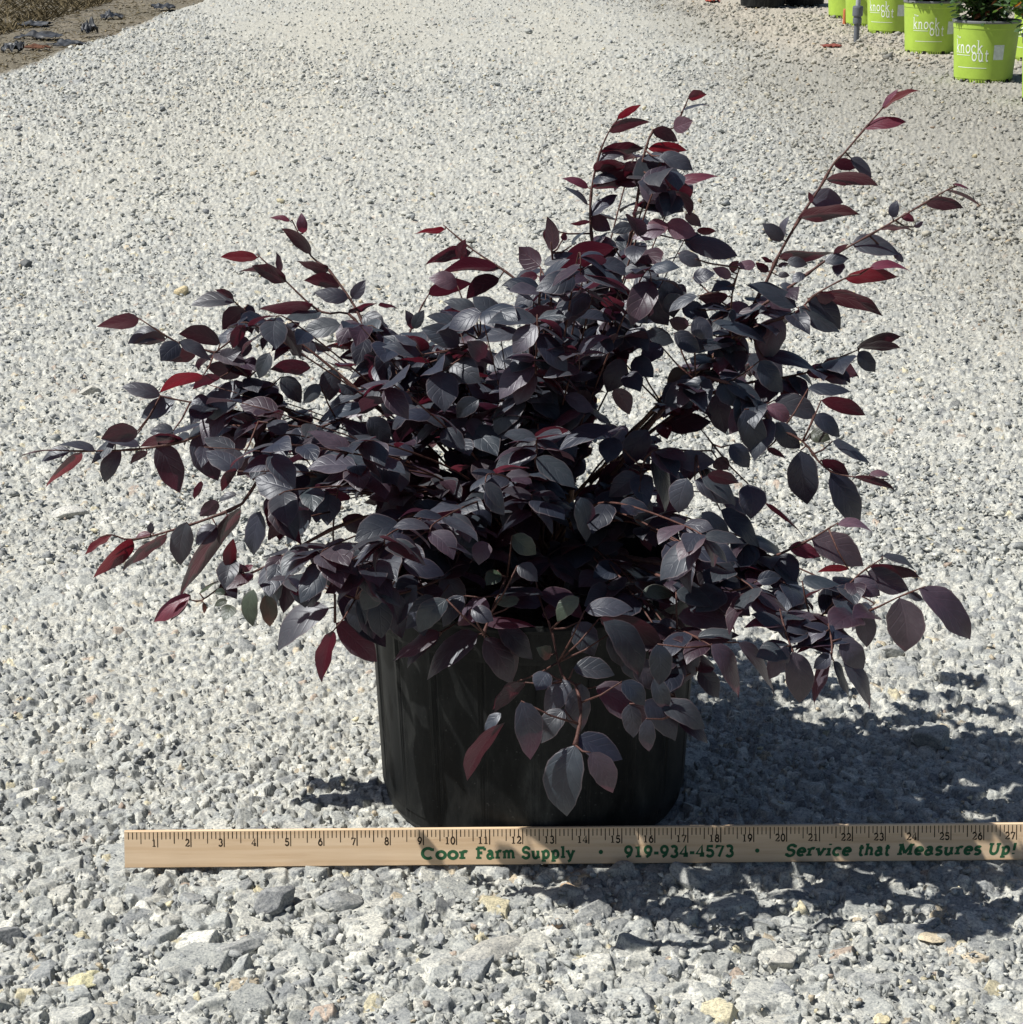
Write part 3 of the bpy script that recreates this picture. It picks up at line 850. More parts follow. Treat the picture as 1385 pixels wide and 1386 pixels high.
# twigs traced by their run in the picture, each with its own depth at start and end (metres from the pot's axis, + away)
TW = [
 ('A', [(745,715),(960,850),(1150,900),(1300,1000),(1400,1100),(1600,1250),(2100,1500)], -.03, -.02),
 ('A', [(860,1130),(940,1150),(1210,1200),(1380,1240),(1600,1320),(2150,1560)], -0.04, -0.02),
 ('A', [(1250,620),(1320,680),(1500,770),(1800,1000),(2250,1400)], .03, 0),
 ('B', [(-10,370),(150,520),(330,680),(480,690),(590,820),(780,1000),(1100,1300),(1500,1500)], .06, .0),
 ('B', [(180,190),(280,380),(380,460),(520,660),(590,820)], .09, .03),
 ('B', [(990,215),(1150,350),(1330,470),(1460,600),(1560,900),(1640,1300)], .08, .02),
 ('B', [(910,590),(860,680),(800,830),(800,1000),(1200,1350)], .05, .0),
 ('C', [(760,215),(690,310),(640,430),(600,600),(590,760),(600,900),(610,1020),(590,1300),(520,1800)], .05, .01),
 ('C', [(1120,120),(1035,290),(930,300),(870,470),(850,620),(800,900),(700,1200),(560,1700)], .04, .01),
 ('C', [(380,900),(388,1000),(385,1150),(380,1370),(480,1800)], -.05, .0),
 ('C', [(1390,1040),(1350,1180),(1340,1400)], -.04, -.02),
 ('D', [(850,90),(765,190),(670,300),(560,430),(510,480),(440,600),(330,770),(215,970),(160,1090),(100,1200),(-50,1450),(-500,1900)], .04, .01),
 ('D', [(1190,590),(1110,625),(1000,690),(760,830),(600,920),(480,990),(370,1070),(290,1130),(50,1300),(-200,1560),(-560,1950)], .0, .0),
 ('D', [(600,1080),(500,1130),(400,1190),(300,1280),(60,1370),(-150,1520),(-600,1950)], -.04, .0),
 ('E', [(490,1000),(480,640),(500,380),(560,100)], .0, .02),
 ('F', [(840,290),(700,350),(610,400),(430,440),(200,480),(-100,600),(-600,1000)], -.03, .0),
 ('F', [(1000,985),(800,970),(690,940),(620,880),(540,780),(380,690),(300,580),(40,440),(-200,600),(-650,1200)], -.12, -.02),
 ('F', [(300,120),(150,290),(30,430),(-200,650)], -.02, .0),
 ('K', [(530,110),(450,160),(350,215),(160,300),(0,330),(-300,360),(-900,400)], -.13, -.05),
 ('K', [(770,300),(640,390),(520,520),(440,610),(380,600)], -0.18, -0.17),
 ('K', [(1000,450),(850,510),(700,580),(480,640),(230,560),(100,505),(-60,430),(-400,330),(-900,250)], -0.22, -0.06),
 ('K', [(220,570),(250,690),(290,800)], -0.22, -0.24),
 ('K', [(480,650),(500,760),(495,840)], -0.22, -0.24),
 ('J', [(1340,395),(1200,370),(1000,330),(700,200)], -.17, -.06),
 ('J', [(290,300),(330,470),(380,600),(440,850),(510,900),(540,1050),(510,1220)], -0.14, -0.27),
 ('J', [(145,320),(75,470),(20,620)], -0.14, -0.2),
 ('J', [(1240,690),(1110,620),(930,560),(700,400)], -0.23, -0.1),
 ('J', [(860,430),(780,445),(640,340)], -.15, -.08),
 ('J', [(1030,520),(1000,800),(1040,960),(1060,1090)], -0.16, -0.24),
 ('H', [(0,262),(120,235),(320,240),(530,235),(680,222),(870,185),(1000,130),(1200,110),(1600,260),(2400,500)], -0.03, 0.0),
 ('H', [(420,700),(480,688),(590,715),(800,665),(1000,600),(1180,520),(1385,350),(2200,500)], -0.05, 0.0),
 ('H', [(900,1035),(960,1040),(1080,960),(1300,860),(1400,800),(1800,600),(2300,520)], -0.05, -0.02),
 ('H', [(1120,920),(1115,870),(1125,800)], -0.06, -0.06),
 ('G', [(430,420),(400,650),(408,960),(410,1160)], -0.09, -0.12),
 ('G', [(1100,700),(1040,870),(940,940),(770,1000),(520,1030)], -.12, -.17),
 ('G', [(1320,920),(1270,1050),(1205,1230)], -.13, -.15),
 ('G', [(1090,1140),(970,1215)], -.13, -.15),
 ('G', [(620,60),(900,30),(1150,200),(1300,330)], -.05, -.02),
 ('G', [(0,80),(330,110),(560,0)], -.06, -.04),
 ('E', [(1185,720),(1240,830),(930,830),(860,960)], -.10, -.10),
 ('E', [(0,240),(230,230),(380,270),(500,380)], -.05, .0),
]
tw_pts = []            # (px, py, depth)
tw_poly = []
for t, pl, d0, d1 in TW:
    P = [tp(t, *q) for q in pl]
    seg = [math.dist(P[i], P[i + 1]) for i in range(len(P) - 1)]
    L = sum(seg); acc = 0; poly = []
    for i, p in enumerate(P):
        s = acc / L
        poly.append((p[0], p[1], d0 + (d1 - d0) * s))
        if i < len(seg): acc += seg[i]
    tw_poly.append(poly)
    for i in range(len(poly) - 1):
        a, b = poly[i], poly[i + 1]; n = max(2, int(seg[i] / 4))
        for k in range(n):
            f = k / n
            tw_pts.append(tuple(a[j] * (1 - f) + b[j] * f for j in range(3)))
tw_arr = np.array(tw_pts)

def dome_depth(px, py):
    """how far in front of the pot's axis the visible surface of the crown lies"""
    x = (px - 700) / 640.0
    side = math.sqrt(max(0.0, 1 - min(1, x * x)))
    front = np.interp(py, [150, 350, 450, 560, 680, 800, 900, 1050], [0.02, -.02, -.05, -.10, -.15, -.19, -.23, -.27])
    return float(front) * (0.35 + 0.65 * side) if front < 0 else float(front)

# leaves seen one by one: tile, base x,y, tip x,y, width across, kind (u = underside seen, others = top seen)
EX = """
A 745 715 515 765 100 u;A 870 800 680 850 90 t;A 890 825 715 850 70 u;A 1180 850 955 800 90 u;A 960 850 860 945 110 d;A 1050 900 870 945 90 u
A 960 840 1130 950 80 t;A 1300 1000 1100 975 110 u;A 1180 930 1290 890 90 p;A 1090 1020 850 1100 70 r;A 1180 1030 1030 1100 60 u;A 860 1130 650 1090 80 t
A 940 1150 755 1250 90 t;A 1310 1060 1060 1275 120 t;A 1120 1150 1020 1180 80 t;A 1260 630 1020 635 65 t;A 1250 610 1150 560 40 u;A 1315 670 1190 780 120 u
A 1310 750 1245 880 70 u;A 1330 640 1350 800 90 d;A 1380 390 1180 380 60 r;A 1480 480 1280 465 60 u;A 740 1330 540 1360 110 u;A 930 1330 800 1330 70 t
B 170 195 55 180 35 r;B 240 260 230 150 60 k;B 280 370 120 235 70 u;B 380 460 205 405 70 u;B 440 540 240 515 90 u;B 480 610 295 580 90 t
B 500 610 575 510 70 t;B 150 520 -40 440 80 u;B 115 470 95 360 45 t;B 290 640 0 670 80 u;B 640 645 755 660 35 u;B 480 690 635 635 40 u
B 560 700 680 770 110 d;B 620 830 760 810 110 d;B 440 750 220 800 100 t;B 60 720 50 830 80 u;B 90 760 215 870 110 t;B 0 690 0 800 60 t
B 60 900 0 1040 90 t;B 280 980 60 990 80 u;B 690 910 430 930 90 t;B 870 910 660 870 90 t;B 920 950 660 950 50 u;B 600 880 350 860 60 r
B 1000 240 835 265 45 r;B 1140 360 890 420 90 u;B 1080 400 1110 290 60 r;B 1290 450 980 460 70 u;B 1065 540 910 500 100 k;B 910 590 1140 520 80 u
B 1290 500 1110 610 90 u;B 1160 660 990 620 80 t;B 1190 690 985 675 35 u;B 830 770 785 670 60 t;B 830 770 890 670 60 t;B 1080 850 870 770 120 t
B 1060 740 900 710 60 t;B 1220 920 1120 840 110 t;B 1030 960 1190 1060 150 t;B 980 1000 1000 1215 180 t;B 970 900 1040 1010 90 d;B 750 1060 680 1250 130 t
B 770 1060 830 1180 100 t;B 770 1030 490 1080 60 u;B 400 985 380 1160 120 t;B 120 1030 230 1170 110 t;B 330 1070 240 1170 80 t;B 580 1110 350 1230 70 t
B 760 1220 1000 1290 70 u;B 740 960 480 1040 90 d
C 735 240 860 160 40 r;C 690 310 915 255 75 u;C 645 420 880 405 65 u;C 630 470 780 430 60 t;C 600 610 880 570 80 u;C 580 610 440 555 50 r
C 580 700 445 600 35 t;C 1115 130 1215 110 60 r;C 1085 200 1240 175 20 t;C 1035 290 1140 250 90 k;C 925 300 1060 360 70 u;C 900 400 1110 410 60 r
C 900 450 1060 520 110 k;C 960 440 1140 520 80 t;C 1050 590 1275 545 70 r;C 870 480 960 590 100 u;C 850 500 760 540 80 u;C 640 520 790 490 60 u
C 870 640 1090 740 150 d;C 1000 560 1090 620 60 d;C 590 790 480 800 25 u;C 600 760 700 840 90 u;C 820 820 700 850 70 t;C 1000 800 890 880 100 k
C 1000 800 1160 860 120 k;C 990 830 810 880 80 k;C 1120 900 1385 970 110 t;C 1060 960 1190 1030 80 t;C 380 950 360 760 80 u;C 350 830 385 950 50 r
C 440 890 460 850 40 r;C 490 920 575 840 25 t;C 320 1030 205 925 120 u;C 340 1020 500 960 60 t;C 720 930 400 1040 80 u;C 310 1080 200 1100 60 r
C 330 1150 180 1270 120 t;C 700 1110 390 1150 90 u;C 900 1040 730 1090 60 t;C 860 920 830 1020 120 d;C 1345 1090 1245 1040 60 k;C 1345 1060 1385 1000 50 r
C 1000 1100 1040 1310 140 d;C 1140 1090 1260 1070 90 d;C 1330 1190 1165 1200 60 u;C 1165 1190 1010 1275 50 t;C 1100 750 1185 820 60 u;C 1090 700 1135 690 30 r;C 1160 840 1265 840 40 r
D 765 190 965 80 50 r;D 770 180 860 80 25 r;D 670 295 900 265 45 r;D 510 475 650 500 70 u;D 600 450 710 560 60 t;D 470 565 750 590 75 u
D 380 670 560 690 110 t;D 390 690 375 630 30 r;D 320 770 650 760 90 u;D 240 890 125 800 80 t;D 240 890 275 760 40 t;D 215 980 510 960 85 u
D 160 1060 90 1010 50 u;D 90 1020 -10 1020 60 k;D 180 1010 120 980 20 u;D 605 910 870 960 120 t;D 830 960 885 1010 40 t;D 510 960 590 910 40 u
D 460 1000 590 990 60 t;D 540 1010 530 1085 70 d;D 1000 685 1205 715 70 u;D 1110 625 1300 710 20 u;D 1150 590 1240 620 15 r;D 825 770 850 675 60 d
D 760 830 940 835 40 u;D 870 760 945 790 50 r;D 940 820 990 790 30 t;D 570 1100 850 1080 75 r;D 700 1040 925 1070 60 r;D 410 1185 775 1275 80 u
D 420 1190 520 1200 70 r;D 370 1200 545 1370 110 d;D 310 1250 40 1130 110 t;D 380 1270 290 1310 70 u;D 260 1000 370 1020 60 t;D 350 1070 285 1120 60 t
D 210 1030 270 1015 30 t;D 210 1080 275 1080 35 t;D 220 1130 310 1170 40 t
E 460 140 470 310 150 d;E 640 290 620 430 150 d;E 760 340 680 520 130 t;E 520 380 640 520 110 d;E 690 720 420 840 100 d;E 720 500 800 640 100 u
E 1120 400 1000 480 90 g;E 1180 380 1220 430 80 g;E 1220 450 1080 500 90 t;E 1200 520 1040 670 90 t;E 1010 520 970 650 70 u;E 1290 460 1385 600 130 t
E 990 690 1240 680 110 d;E 720 760 680 900 130 d;E 900 720 790 920 140 d;E 850 960 690 1080 130 t;E 1050 880 1260 890 120 t;E 1110 980 1060 1170 140 t
E 920 880 1000 1180 110 d;E 1150 990 1370 1120 110 t;E 300 850 340 1030 180 d;E 540 1080 570 1320 120 t;E 850 1050 880 1250 120 t
F 835 275 1065 210 45 u;F 850 275 1065 280 35 u;F 840 300 930 410 90 d;F 640 370 840 430 110 u;F 610 380 780 480 100 t;F 570 500 800 510 70 d
F 640 560 880 630 60 u;F 90 460 310 590 130 t;F 80 520 125 740 130 d;F 230 610 310 860 150 d;F 150 800 255 920 110 d;F 350 590 470 680 90 k
F 390 560 630 650 110 t;F 400 680 530 820 110 d;F 580 740 690 770 90 g;F 600 640 740 760 100 d;F 700 780 900 905 70 t;F 530 830 570 1125 170 d
F 690 950 855 1230 150 d;F 640 880 790 960 50 u;F 810 970 1035 1035 35 u;F 900 960 1010 960 40 k;F 350 820 450 870 40 u;F 0 980 180 1130 100 t
F 30 960 200 1000 70 u;F 80 870 140 930 90 u;F 250 1010 260 1200 150 d;F 340 1110 550 1310 50 u;F 100 1150 310 1350 110 d;F 0 1160 125 1385 110 d
F 310 350 440 520 130 d;F 330 330 620 420 90 d;F 230 80 430 150 50 t;F 300 70 545 180 60 d;F 520 60 740 200 90 t;F 60 140 340 265 50 t
G 635 275 810 520 140 t;G 440 770 720 900 190 t;G 980 570 1205 690 110 t;G 1130 680 820 760 120 p;G 450 600 625 690 110 t;G 190 450 290 545 100 t
G 380 470 370 640 140 d;G 400 370 220 440 110 d;G 580 400 440 370 120 d;G 500 260 420 350 90 g;G 370 730 380 970 160 t;G 280 560 150 740 110 t
G 120 860 130 1110 100 t;G 230 910 250 1080 130 d;G 330 940 260 1080 80 t;G 380 1080 100 1315 140 t;G 430 1000 690 1290 200 d;G 415 1160 635 1370 140 p
G 850 960 700 1200 110 t;G 1000 890 1090 1115 150 t;G 970 1210 715 1360 110 p;G 970 1230 790 1400 80 t;G 1180 1220 910 1470 150 t;G 1210 1240 1360 1490 140 p
G 1200 720 1180 850 110 p;G 1280 880 1220 960 90 g;G 1270 1040 1385 1060 60 g;G 1140 1090 1260 1150 100 t;G 160 590 50 720 80 u;G 640 430 690 550 80 u
G 700 80 850 250 110 d;G 590 60 700 200 120 d;G 880 590 670 690 150 d;G 770 840 1000 900 110 d
H 170 235 0 260 20 u;H 390 235 160 215 60 t;H 260 240 100 290 60 t;H 320 245 125 440 80 r;H 620 130 425 165 80 u;H 500 190 370 310 70 t
H 530 240 440 410 90 t;H 630 215 420 180 60 t;H 810 130 690 130 60 t;H 870 180 630 210 60 u;H 670 240 580 310 50 u;H 730 195 850 465 150 t
H 930 145 1050 400 170 t;H 960 400 925 500 40 u;H 1140 330 1070 460 60 u;H 1160 310 1310 370 110 u;H 590 710 375 910 90 r;H 480 690 335 795 40 r
H 700 680 600 720 30 r;H 690 680 690 620 40 t;H 775 685 545 895 75 u;H 1170 540 830 1000 110 u;H 880 620 850 850 120 t;H 1050 510 950 590 80 u
H 1150 470 1050 510 40 t;H 1100 590 1055 740 50 u;H 1040 640 930 740 110 t;H 900 1010 705 1155 80 r;H 880 1040 795 1155 50 u;H 1120 875 1130 705 80 r
H 1110 880 1040 890 40 r;H 1180 880 1240 850 40 r;H 1080 930 1150 1030 100 d;H 1120 1065 1080 1150 90 g;H 1240 980 1240 1180 80 g;H 1300 1010 1330 1185 100 g
H 950 1000 1060 930 25 g;H 970 1050 975 1110 25 g;H 1090 1000 1030 1000 40 g;H 1100 1040 1030 1070 40 g;H 1280 560 1240 800 110 d;H 1385 860 1340 1090 90 t
I 400 610 330 880 90 u;I 1385 880 1255 1035 70 u
J 90 570 285 760 120 t;J 60 650 170 890 140 p;J 530 430 410 560 90 g;J 210 440 90 470 60 g;J 380 740 300 700 80 g;J 560 500 820 490 90 t
J 640 540 985 690 110 u;J 530 560 610 745 150 t;J 660 560 860 860 130 t;J 500 810 720 850 110 t;J 360 830 300 930 110 t;J 480 880 340 1050 140 t
J 450 1030 330 1210 130 t;J 540 890 540 1155 140 t;J 620 910 910 1090 160 p;J 510 1220 460 1610 220 t;J 590 1260 715 1480 140 p;J 220 985 270 1300 160 t
J 130 1100 -60 1420 80 u;J 240 885 70 1035 60 u;J 110 1050 30 1150 60 t;J 870 400 1040 420 90 g;J 1050 400 1250 480 110 t;J 1060 530 1350 600 120 t
J 1210 420 1360 620 60 k;J 990 540 1010 650 100 t;J 1110 620 1080 900 170 t;J 1240 680 1385 970 130 p;J 1170 820 1280 970 120 d;J 890 1080 905 1255 90 t
J 880 980 1040 1200 120 d;J 960 1000 1210 1130 110 t;J 1060 1090 1215 1215 80 d;J 510 270 760 290 80 t;J 550 170 650 210 100 t;J 840 270 1010 260 80 t
J 1000 240 1220 250 40 r;J 1110 150 1280 230 60 r;J 1250 280 1350 270 60 r;J 170 100 300 200 110 g;J 200 260 310 345 100 t;J 520 1180 760 1300 140 d
K 530 120 720 155 60 k;K 390 200 665 345 150 p;K 270 240 440 290 90 r;K 210 280 310 430 150 d;K 700 340 970 405 50 u;K 770 290 950 360 40 t
K 690 370 910 470 130 p;K 620 410 760 500 120 p;K 590 360 420 380 40 r;K 340 420 540 440 90 t;K 330 530 500 455 30 u;K 510 530 650 560 80 p
K 500 650 720 620 100 p;K 650 560 690 780 110 p;K 860 510 890 800 205 p;K 970 460 1245 735 140 p;K 910 490 990 520 50 t;K 170 490 370 570 110 t
K 100 420 230 400 80 d;K 470 620 270 690 90 p;K 470 690 300 790 80 p;K 550 730 670 890 130 p;K 255 770 160 950 110 p;K 290 800 330 1080 150 p
E 700 20 560 110 110 d;E 760 60 900 150 120 d;E 880 20 1010 160 130 d;E 620 180 760 250 120 d;E 800 180 900 300 130 d;E 900 190 1040 250 100 t
E 700 230 590 330 120 d;E 960 260 870 380 120 d;E 1040 200 1180 300 110 d;E 830 330 930 440 120 d;E 560 240 460 330 110 t;E 1080 60 1230 120 110 d
E 640 60 520 20 90 u;E 930 90 800 60 90 u;E 780 420 860 520 120 d;E 1120 160 1010 130 80 u;E 980 60 1100 10 90 t;E 700 140 840 110 90 t
B 1180 1150 1060 1250 100 d;B 640 1130 520 1230 100 t;B 900 1180 1030 1290 110 d;F 20 200 -100 300 110 d;F -40 120 60 230 110 d;F 180 240 60 330 100 d
I 560 400 620 660 150 d;I 640 420 660 650 150 d;I 700 400 770 650 150 t;I 790 380 700 570 120 d;I 540 420 540 620 130 d;I 830 420 890 640 130 t;I 660 330 560 500 130 t;I 600 300 720 460 140 t
J -330 330 -520 440 130 d;J -300 370 -480 560 120 t;J -250 420 -400 600 120 d;J -180 440 -330 620 130 t;J -90 420 -200 590 110 d;I 560 250 620 420 120 d
J 760 700 900 880 130 t;J 820 760 990 930 130 p;J 700 620 760 800 120 t;J 950 680 960 900 130 d;J 800 1000 820 1180 110 t;J 760 880 880 1010 110 d;J 930 860 1010 1030 100 t
K 490 830 400 1110 100 p;K 560 850 700 1110 110 t;K 510 850 590 1050 60 d;K 490 810 400 890 80 d;K 0 750 200 1030 90 p
"""
CAMP = np.array([0, 0, CAM_H])
def nearest_tw(px, py):
    d = np.hypot(tw_arr[:, 0] - px, tw_arr[:, 1] - py)
    i = int(d.argmin()); return d[i], tw_arr[i]

petioles = []
def place_leaf(bx, by, tx, ty, wpx, kind, depth, r, arch=None):
    s = POT_C.y + depth
    B = at(bx, by, s)
    scale = (B - Vector(CAMP)).dot(Vector((0, CP, -SP))) / FP         # metres per photo pixel here
    Lp = math.dist((bx, by), (tx, ty)) * scale
    w = wpx * scale
    under = kind == 'u' or (kind == 'r' and r.random() < 0.6)
    Lt = max(Lp * 1.01, 1.42 * w)
    wt = max(w, (0.46 if kind in 'r' else 0.54) * Lt)
    T = at(tx, ty, s)
    if Lt > Lp * 1.02:
        dz = math.sqrt(Lt * Lt - Lp * Lp)
        # leaf shortened in the view: its tip points towards the viewer (or away, if low ones turn in)
        v = (Vector(CAMP) - T).normalized()
        T = T + v * dz * (1 if not under else -1)
    ax = (T - B).normalized()
    C = (Vector(CAMP) - B).normalized(); C = (C - ax * C.dot(ax)).normalized()
    f = max(0.22, min(0.97, w / wt))
    Up = ax.cross(C).normalized()
    if Up.z < 0: Up = -Up
    g = math.sqrt(1 - f * f)
    n = (-C * f + Up * g) if under else (C * f + Up * g)
    if n.z < -0.15 and not under: n = C * f + Up * g
    a = arch if arch is not None else (r.uniform(.06, .15) if not under else r.uniform(.02, .09))
    LV.add(B, T, n, wt, leaf_col(kind, r), arch=a, fold=r.uniform(.05, .3), rnd=r)
    return B

rl = random.Random(11)
leaf_px = []
for line in EX.strip().splitlines():
    for rec in line.split(';'):
        t, bx, by, tx, ty, w, kind = rec.split()
        b = tp(t, float(bx), float(by)); e = tp(t, float(tx), float(ty)); w = float(w) / ZS
        dist, q = nearest_tw(*b)
        if dist < 14:
            dep = q[2] + rl.uniform(-.006, .006)
            petioles.append((at(b[0], b[1], POT_C.y + dep), at(q[0], q[1], POT_C.y + q[2])))
        else:
            dep = dome_depth(*b) + rl.uniform(-.03, .03)
            petioles.append((at(b[0], b[1], POT_C.y + dep), None))
        place_leaf(b[0], b[1], e[0], e[1], w, kind, dep, rl)
        leaf_px.append(b)

# --- twigs and stems -----------------------------------------------
tips3 = []
sr0 = random.Random(2)
tw_mb = MB()
crown = Vector((POT_C.x, POT_C.y, 0.185))
tw3 = []
def smooth_poly(P, k=3):
    out = []
    for i in range(len(P) - 1):
        p0 = P[max(i - 1, 0)]; p1 = P[i]; p2 = P[i + 1]; p3 = P[min(i + 2, len(P) - 1)]
        for j in range(k):
            t = j / k
            out.append(0.5 * ((2 * p1) + (p2 - p0) * t + (2 * p0 - 5 * p1 + 4 * p2 - p3) * t * t + (3 * p1 - p0 - 3 * p2 + p3) * t ** 3))
    out.append(P[-1])
    return out
for poly in tw_poly:
    P = [at(x, y, POT_C.y + d) for x, y, d in poly]
    Q = smooth_poly(P)
    n = len(Q)
    L = sum((Q[i + 1] - Q[i]).length for i in range(n - 1))
    r1 = min(0.0017, 0.0007 + L * 0.004)
    tw_mb.tube(Q, [(0.0005 + (r1 - 0.0005) * i / (n - 1)) * (1.45 if i % 4 == 2 else sr0.uniform(.85, 1.1)) for i in range(n)], 6)
    tw3.append(Q)

# main stems rising from the soil, traced twigs join them
stems = []
sr = random.Random(5)
stem_mb = MB()
def main_stem(top, rbase, bow=0.02):
    base = crown + Vector((sr.uniform(-.028, .028), sr.uniform(-.022, .022), -0.008))
    P = []
    for i in range(7):
        t = i / 6
        p = base.lerp(top, t) + Vector((sr.uniform(-1, 1), sr.uniform(-1, 1), 0)) * 0.004
        p.z += bow * math.sin(math.pi * t)
        P.append(p)
    Q = smooth_poly(P, 3)
    stem_mb.tube(Q, [rbase * (1 - 0.62 * i / (len(Q) - 1)) for i in range(len(Q))], 8)
    stems.append(Q)
allstem_targets = []
for Q in tw3:
    end = Q[-1]
    h = math.hypot(end.x - crown.x, end.y - crown.y)
    if end.z > 0.19 and h < 0.25: allstem_targets.append(end)
used = []
for e in allstem_targets:
    if all((e - u).length > 0.035 for u in used):
        used.append(e)
for e in used[:8]:
    main_stem(e, sr.uniform(.0017, .0028), 0.012)
# the thick reddish-brown stem seen in the middle gap
tp0 = at(776, 548, POT_C.y + 0.005)
main_stem(tp0, 0.0068, 0.0)

# --- fill: shoots inside the crown, kept to the crown's outline -----
POLY = [(205,600),(262,560),(250,505),(300,440),(395,415),(470,425),(520,450),(575,450),(600,420),(660,390),(720,370),(790,340),(800,270),(830,215),(880,205),(925,240),(940,300),(990,345),
        (1010,400),(1060,395),(1110,420),(1100,470),(1150,500),(1165,545),(1130,590),(1090,620),(1060,640),(1010,660),(990,700),(1040,745),(1110,770),(1180,790),(1180,840),(1130,880),(1020,910),
        (930,915),(900,955),(850,930),(820,890),(700,860),(640,850),(530,850),(440,830),(390,825),(300,800),(330,735),(370,690),(330,650),(260,630)]
HOLES = [[(805,520),(850,505),(885,540),(895,600),(850,590),(810,560)], [(895,585),(945,560),(985,575),(990,615),(930,625)], [(800,610),(830,595),(855,620),(835,650),(800,640)],
         [(955,540),(990,520),(1010,560),(990,590)], [(785,620),(815,640),(795,680),(782,670)], [(1035,570),(1090,585),(1080,630),(1040,640)],[(855,650),(890,640),(885,680),(860,680)],
         [(560,615),(620,600),(615,640),(565,640)], [(430,690),(480,670),(515,690),(490,720),(440,720)], [(660,395),(700,400),(690,440),(660,430)], [(640,455),(700,440),(700,475),(650,490)],
         [(1005,640),(1060,650),(1055,740),(1010,720)], [(925,660),(960,650),(975,700),(940,720)], [(370,690),(395,680),(385,720),(365,735)]]
def inside(poly, x, y):
    c = False; j = len(poly) - 1
    for i in range(len(poly)):
        xi, yi = poly[i]; xj, yj = poly[j]
        if (yi > y) != (yj > y) and x < (xj - xi) * (y - yi) / (yj - yi) + xi: c = not c
        j = i
    return c
def ok(p):
    x, y = project(np.array(p)[None, :]); x = float(x[0]); y = float(y[0])
    return inside(POLY, x, y) and not any(inside(h, x, y) for h in HOLES)
fr = random.Random(23)
nfill = 0
shoots = 0
tries = 0
while shoots < 158 and tries < 6000:
    tries += 1
    az = fr.uniform(0, 2 * math.pi)
    el = math.radians(fr.uniform(2, 78))
    reach = fr.uniform(.18, .36) * (1 - 0.1 * abs(math.sin(az)))
    tipz = crown.z + reach * math.sin(el) * (1.05 if el > 1.0 else .85)
    ryy = 0.98 if math.sin(az) > 0 else 0.96
    end = Vector((crown.x + reach * 1.12 * math.cos(el) * math.cos(az), crown.y + reach * ryy * math.cos(el) * math.sin(az), tipz))
    mid = crown.lerp(end, 0.5) + Vector((0, 0, 0.05 * math.cos(el)))
    Q = smooth_poly([crown + Vector((fr.uniform(-.02, .02), fr.uniform(-.02, .02), -.01)), crown.lerp(mid, .5) + Vector((0, 0, .012)), mid, end + Vector((0, 0, .0)), end + Vector((math.cos(az) * .012, math.sin(az) * .012, -.008))], 6)
    Q = [q for q in Q]
    good = [q for i, q in enumerate(Q) if ok(q)]
    if len(good) < 8:
        continue
    px_, py_ = project(np.array([tuple(q) for q in Q]))
    if sum(1 for a_, b_ in zip(px_, py_) if any(inside(h, a_, b_) for h in HOLES)) > 1 and fr.random() < .85: continue
    last = max(i for i, q in enumerate(Q) if ok(q))
    Q = Q[:last + 1]
    if len(Q) < 8: continue
    shoots += 1
    n = len(Q); lastleaf = 0
    side = 1
    i = int(n * 0.35)
    acc = 0
    for i in range(int(n * 0.30), n):
        for rep in range(fr.choice((0, 1, 1, 2))):
            q = Q[i]; d = (Q[i] - Q[i - 1]).normalized()
            side = -side
            lat = d.cross(Vector((0, 0, 1)))
            lat = lat.normalized() if lat.length > .1 else Vector((1, 0, 0))
            out = (d * fr.uniform(.2, .7) + lat * side * fr.uniform(.5, 1) + Vector((0, 0, fr.uniform(-.75, .25)))).normalized()
            Lf = fr.uniform(.020, .037)
            T = q + out * Lf
            if not ok(T) or not ok(q): continue
            nrm = Vector((fr.uniform(-.5, .5), fr.uniform(-.6, .3), 1.0)).normalized()
            k = fr.choices('tdpu', (5, 4, 1.6, 2.2))[0]
            LV.add(q, T, nrm, Lf * fr.uniform(.56, .74), leaf_col(k, fr), arch=fr.uniform(.04, .14), fold=fr.uniform(.05, .3), rnd=fr)
            nfill += 1; lastleaf = i
    if lastleaf > 3:
        Q = Q[:lastleaf + 1]; n = len(Q)
        tw_mb.tube(Q, [0.0013 - 0.0009 * i / (n - 1) for i in range(n)], 5)
for Q in tw3:                                   # leaves along the inner run of the traced twigs
    acc = 0
    for i in range(2, len(Q)):
        acc += (Q[i] - Q[i - 1]).length
        if acc < 0.0085: continue
        acc = 0
        q = Q[i]; x, y = project(np.array(q)[None, :]); x = float(x[0]); y = float(y[0])
        if not ok(q) or sum(1 for b in leaf_px if abs(b[0] - x) < 6 and abs(b[1] - y) < 6) > 0: continue
        d = (Q[i] - Q[i - 1]).normalized()
        lat = Vector((fr.uniform(-1, 1), fr.uniform(-1, .6), fr.uniform(-.8, .1))).normalized()
        Lf = fr.uniform(.024, .040); T = q + (lat - d * .3).normalized() * Lf
        if not ok(T): continue
        LV.add(q, T, Vector((fr.uniform(-.4, .4), fr.uniform(-.6, .2), 1)).normalized(), Lf * fr.uniform(.56, .72), leaf_col(fr.choice('tdtup'), fr), arch=fr.uniform(.04, .14), fold=fr.uniform(.05, .3), rnd=fr)
        nfill += 1
def in_reg(x, y):
    return (820 < x < 1190 and 330 < y < 660) or (785 < x < 965 and 190 < y < 430) or (900 < x < 1200 and 730 < y < 900) or (250 < x < 420 and 420 < y < 760)
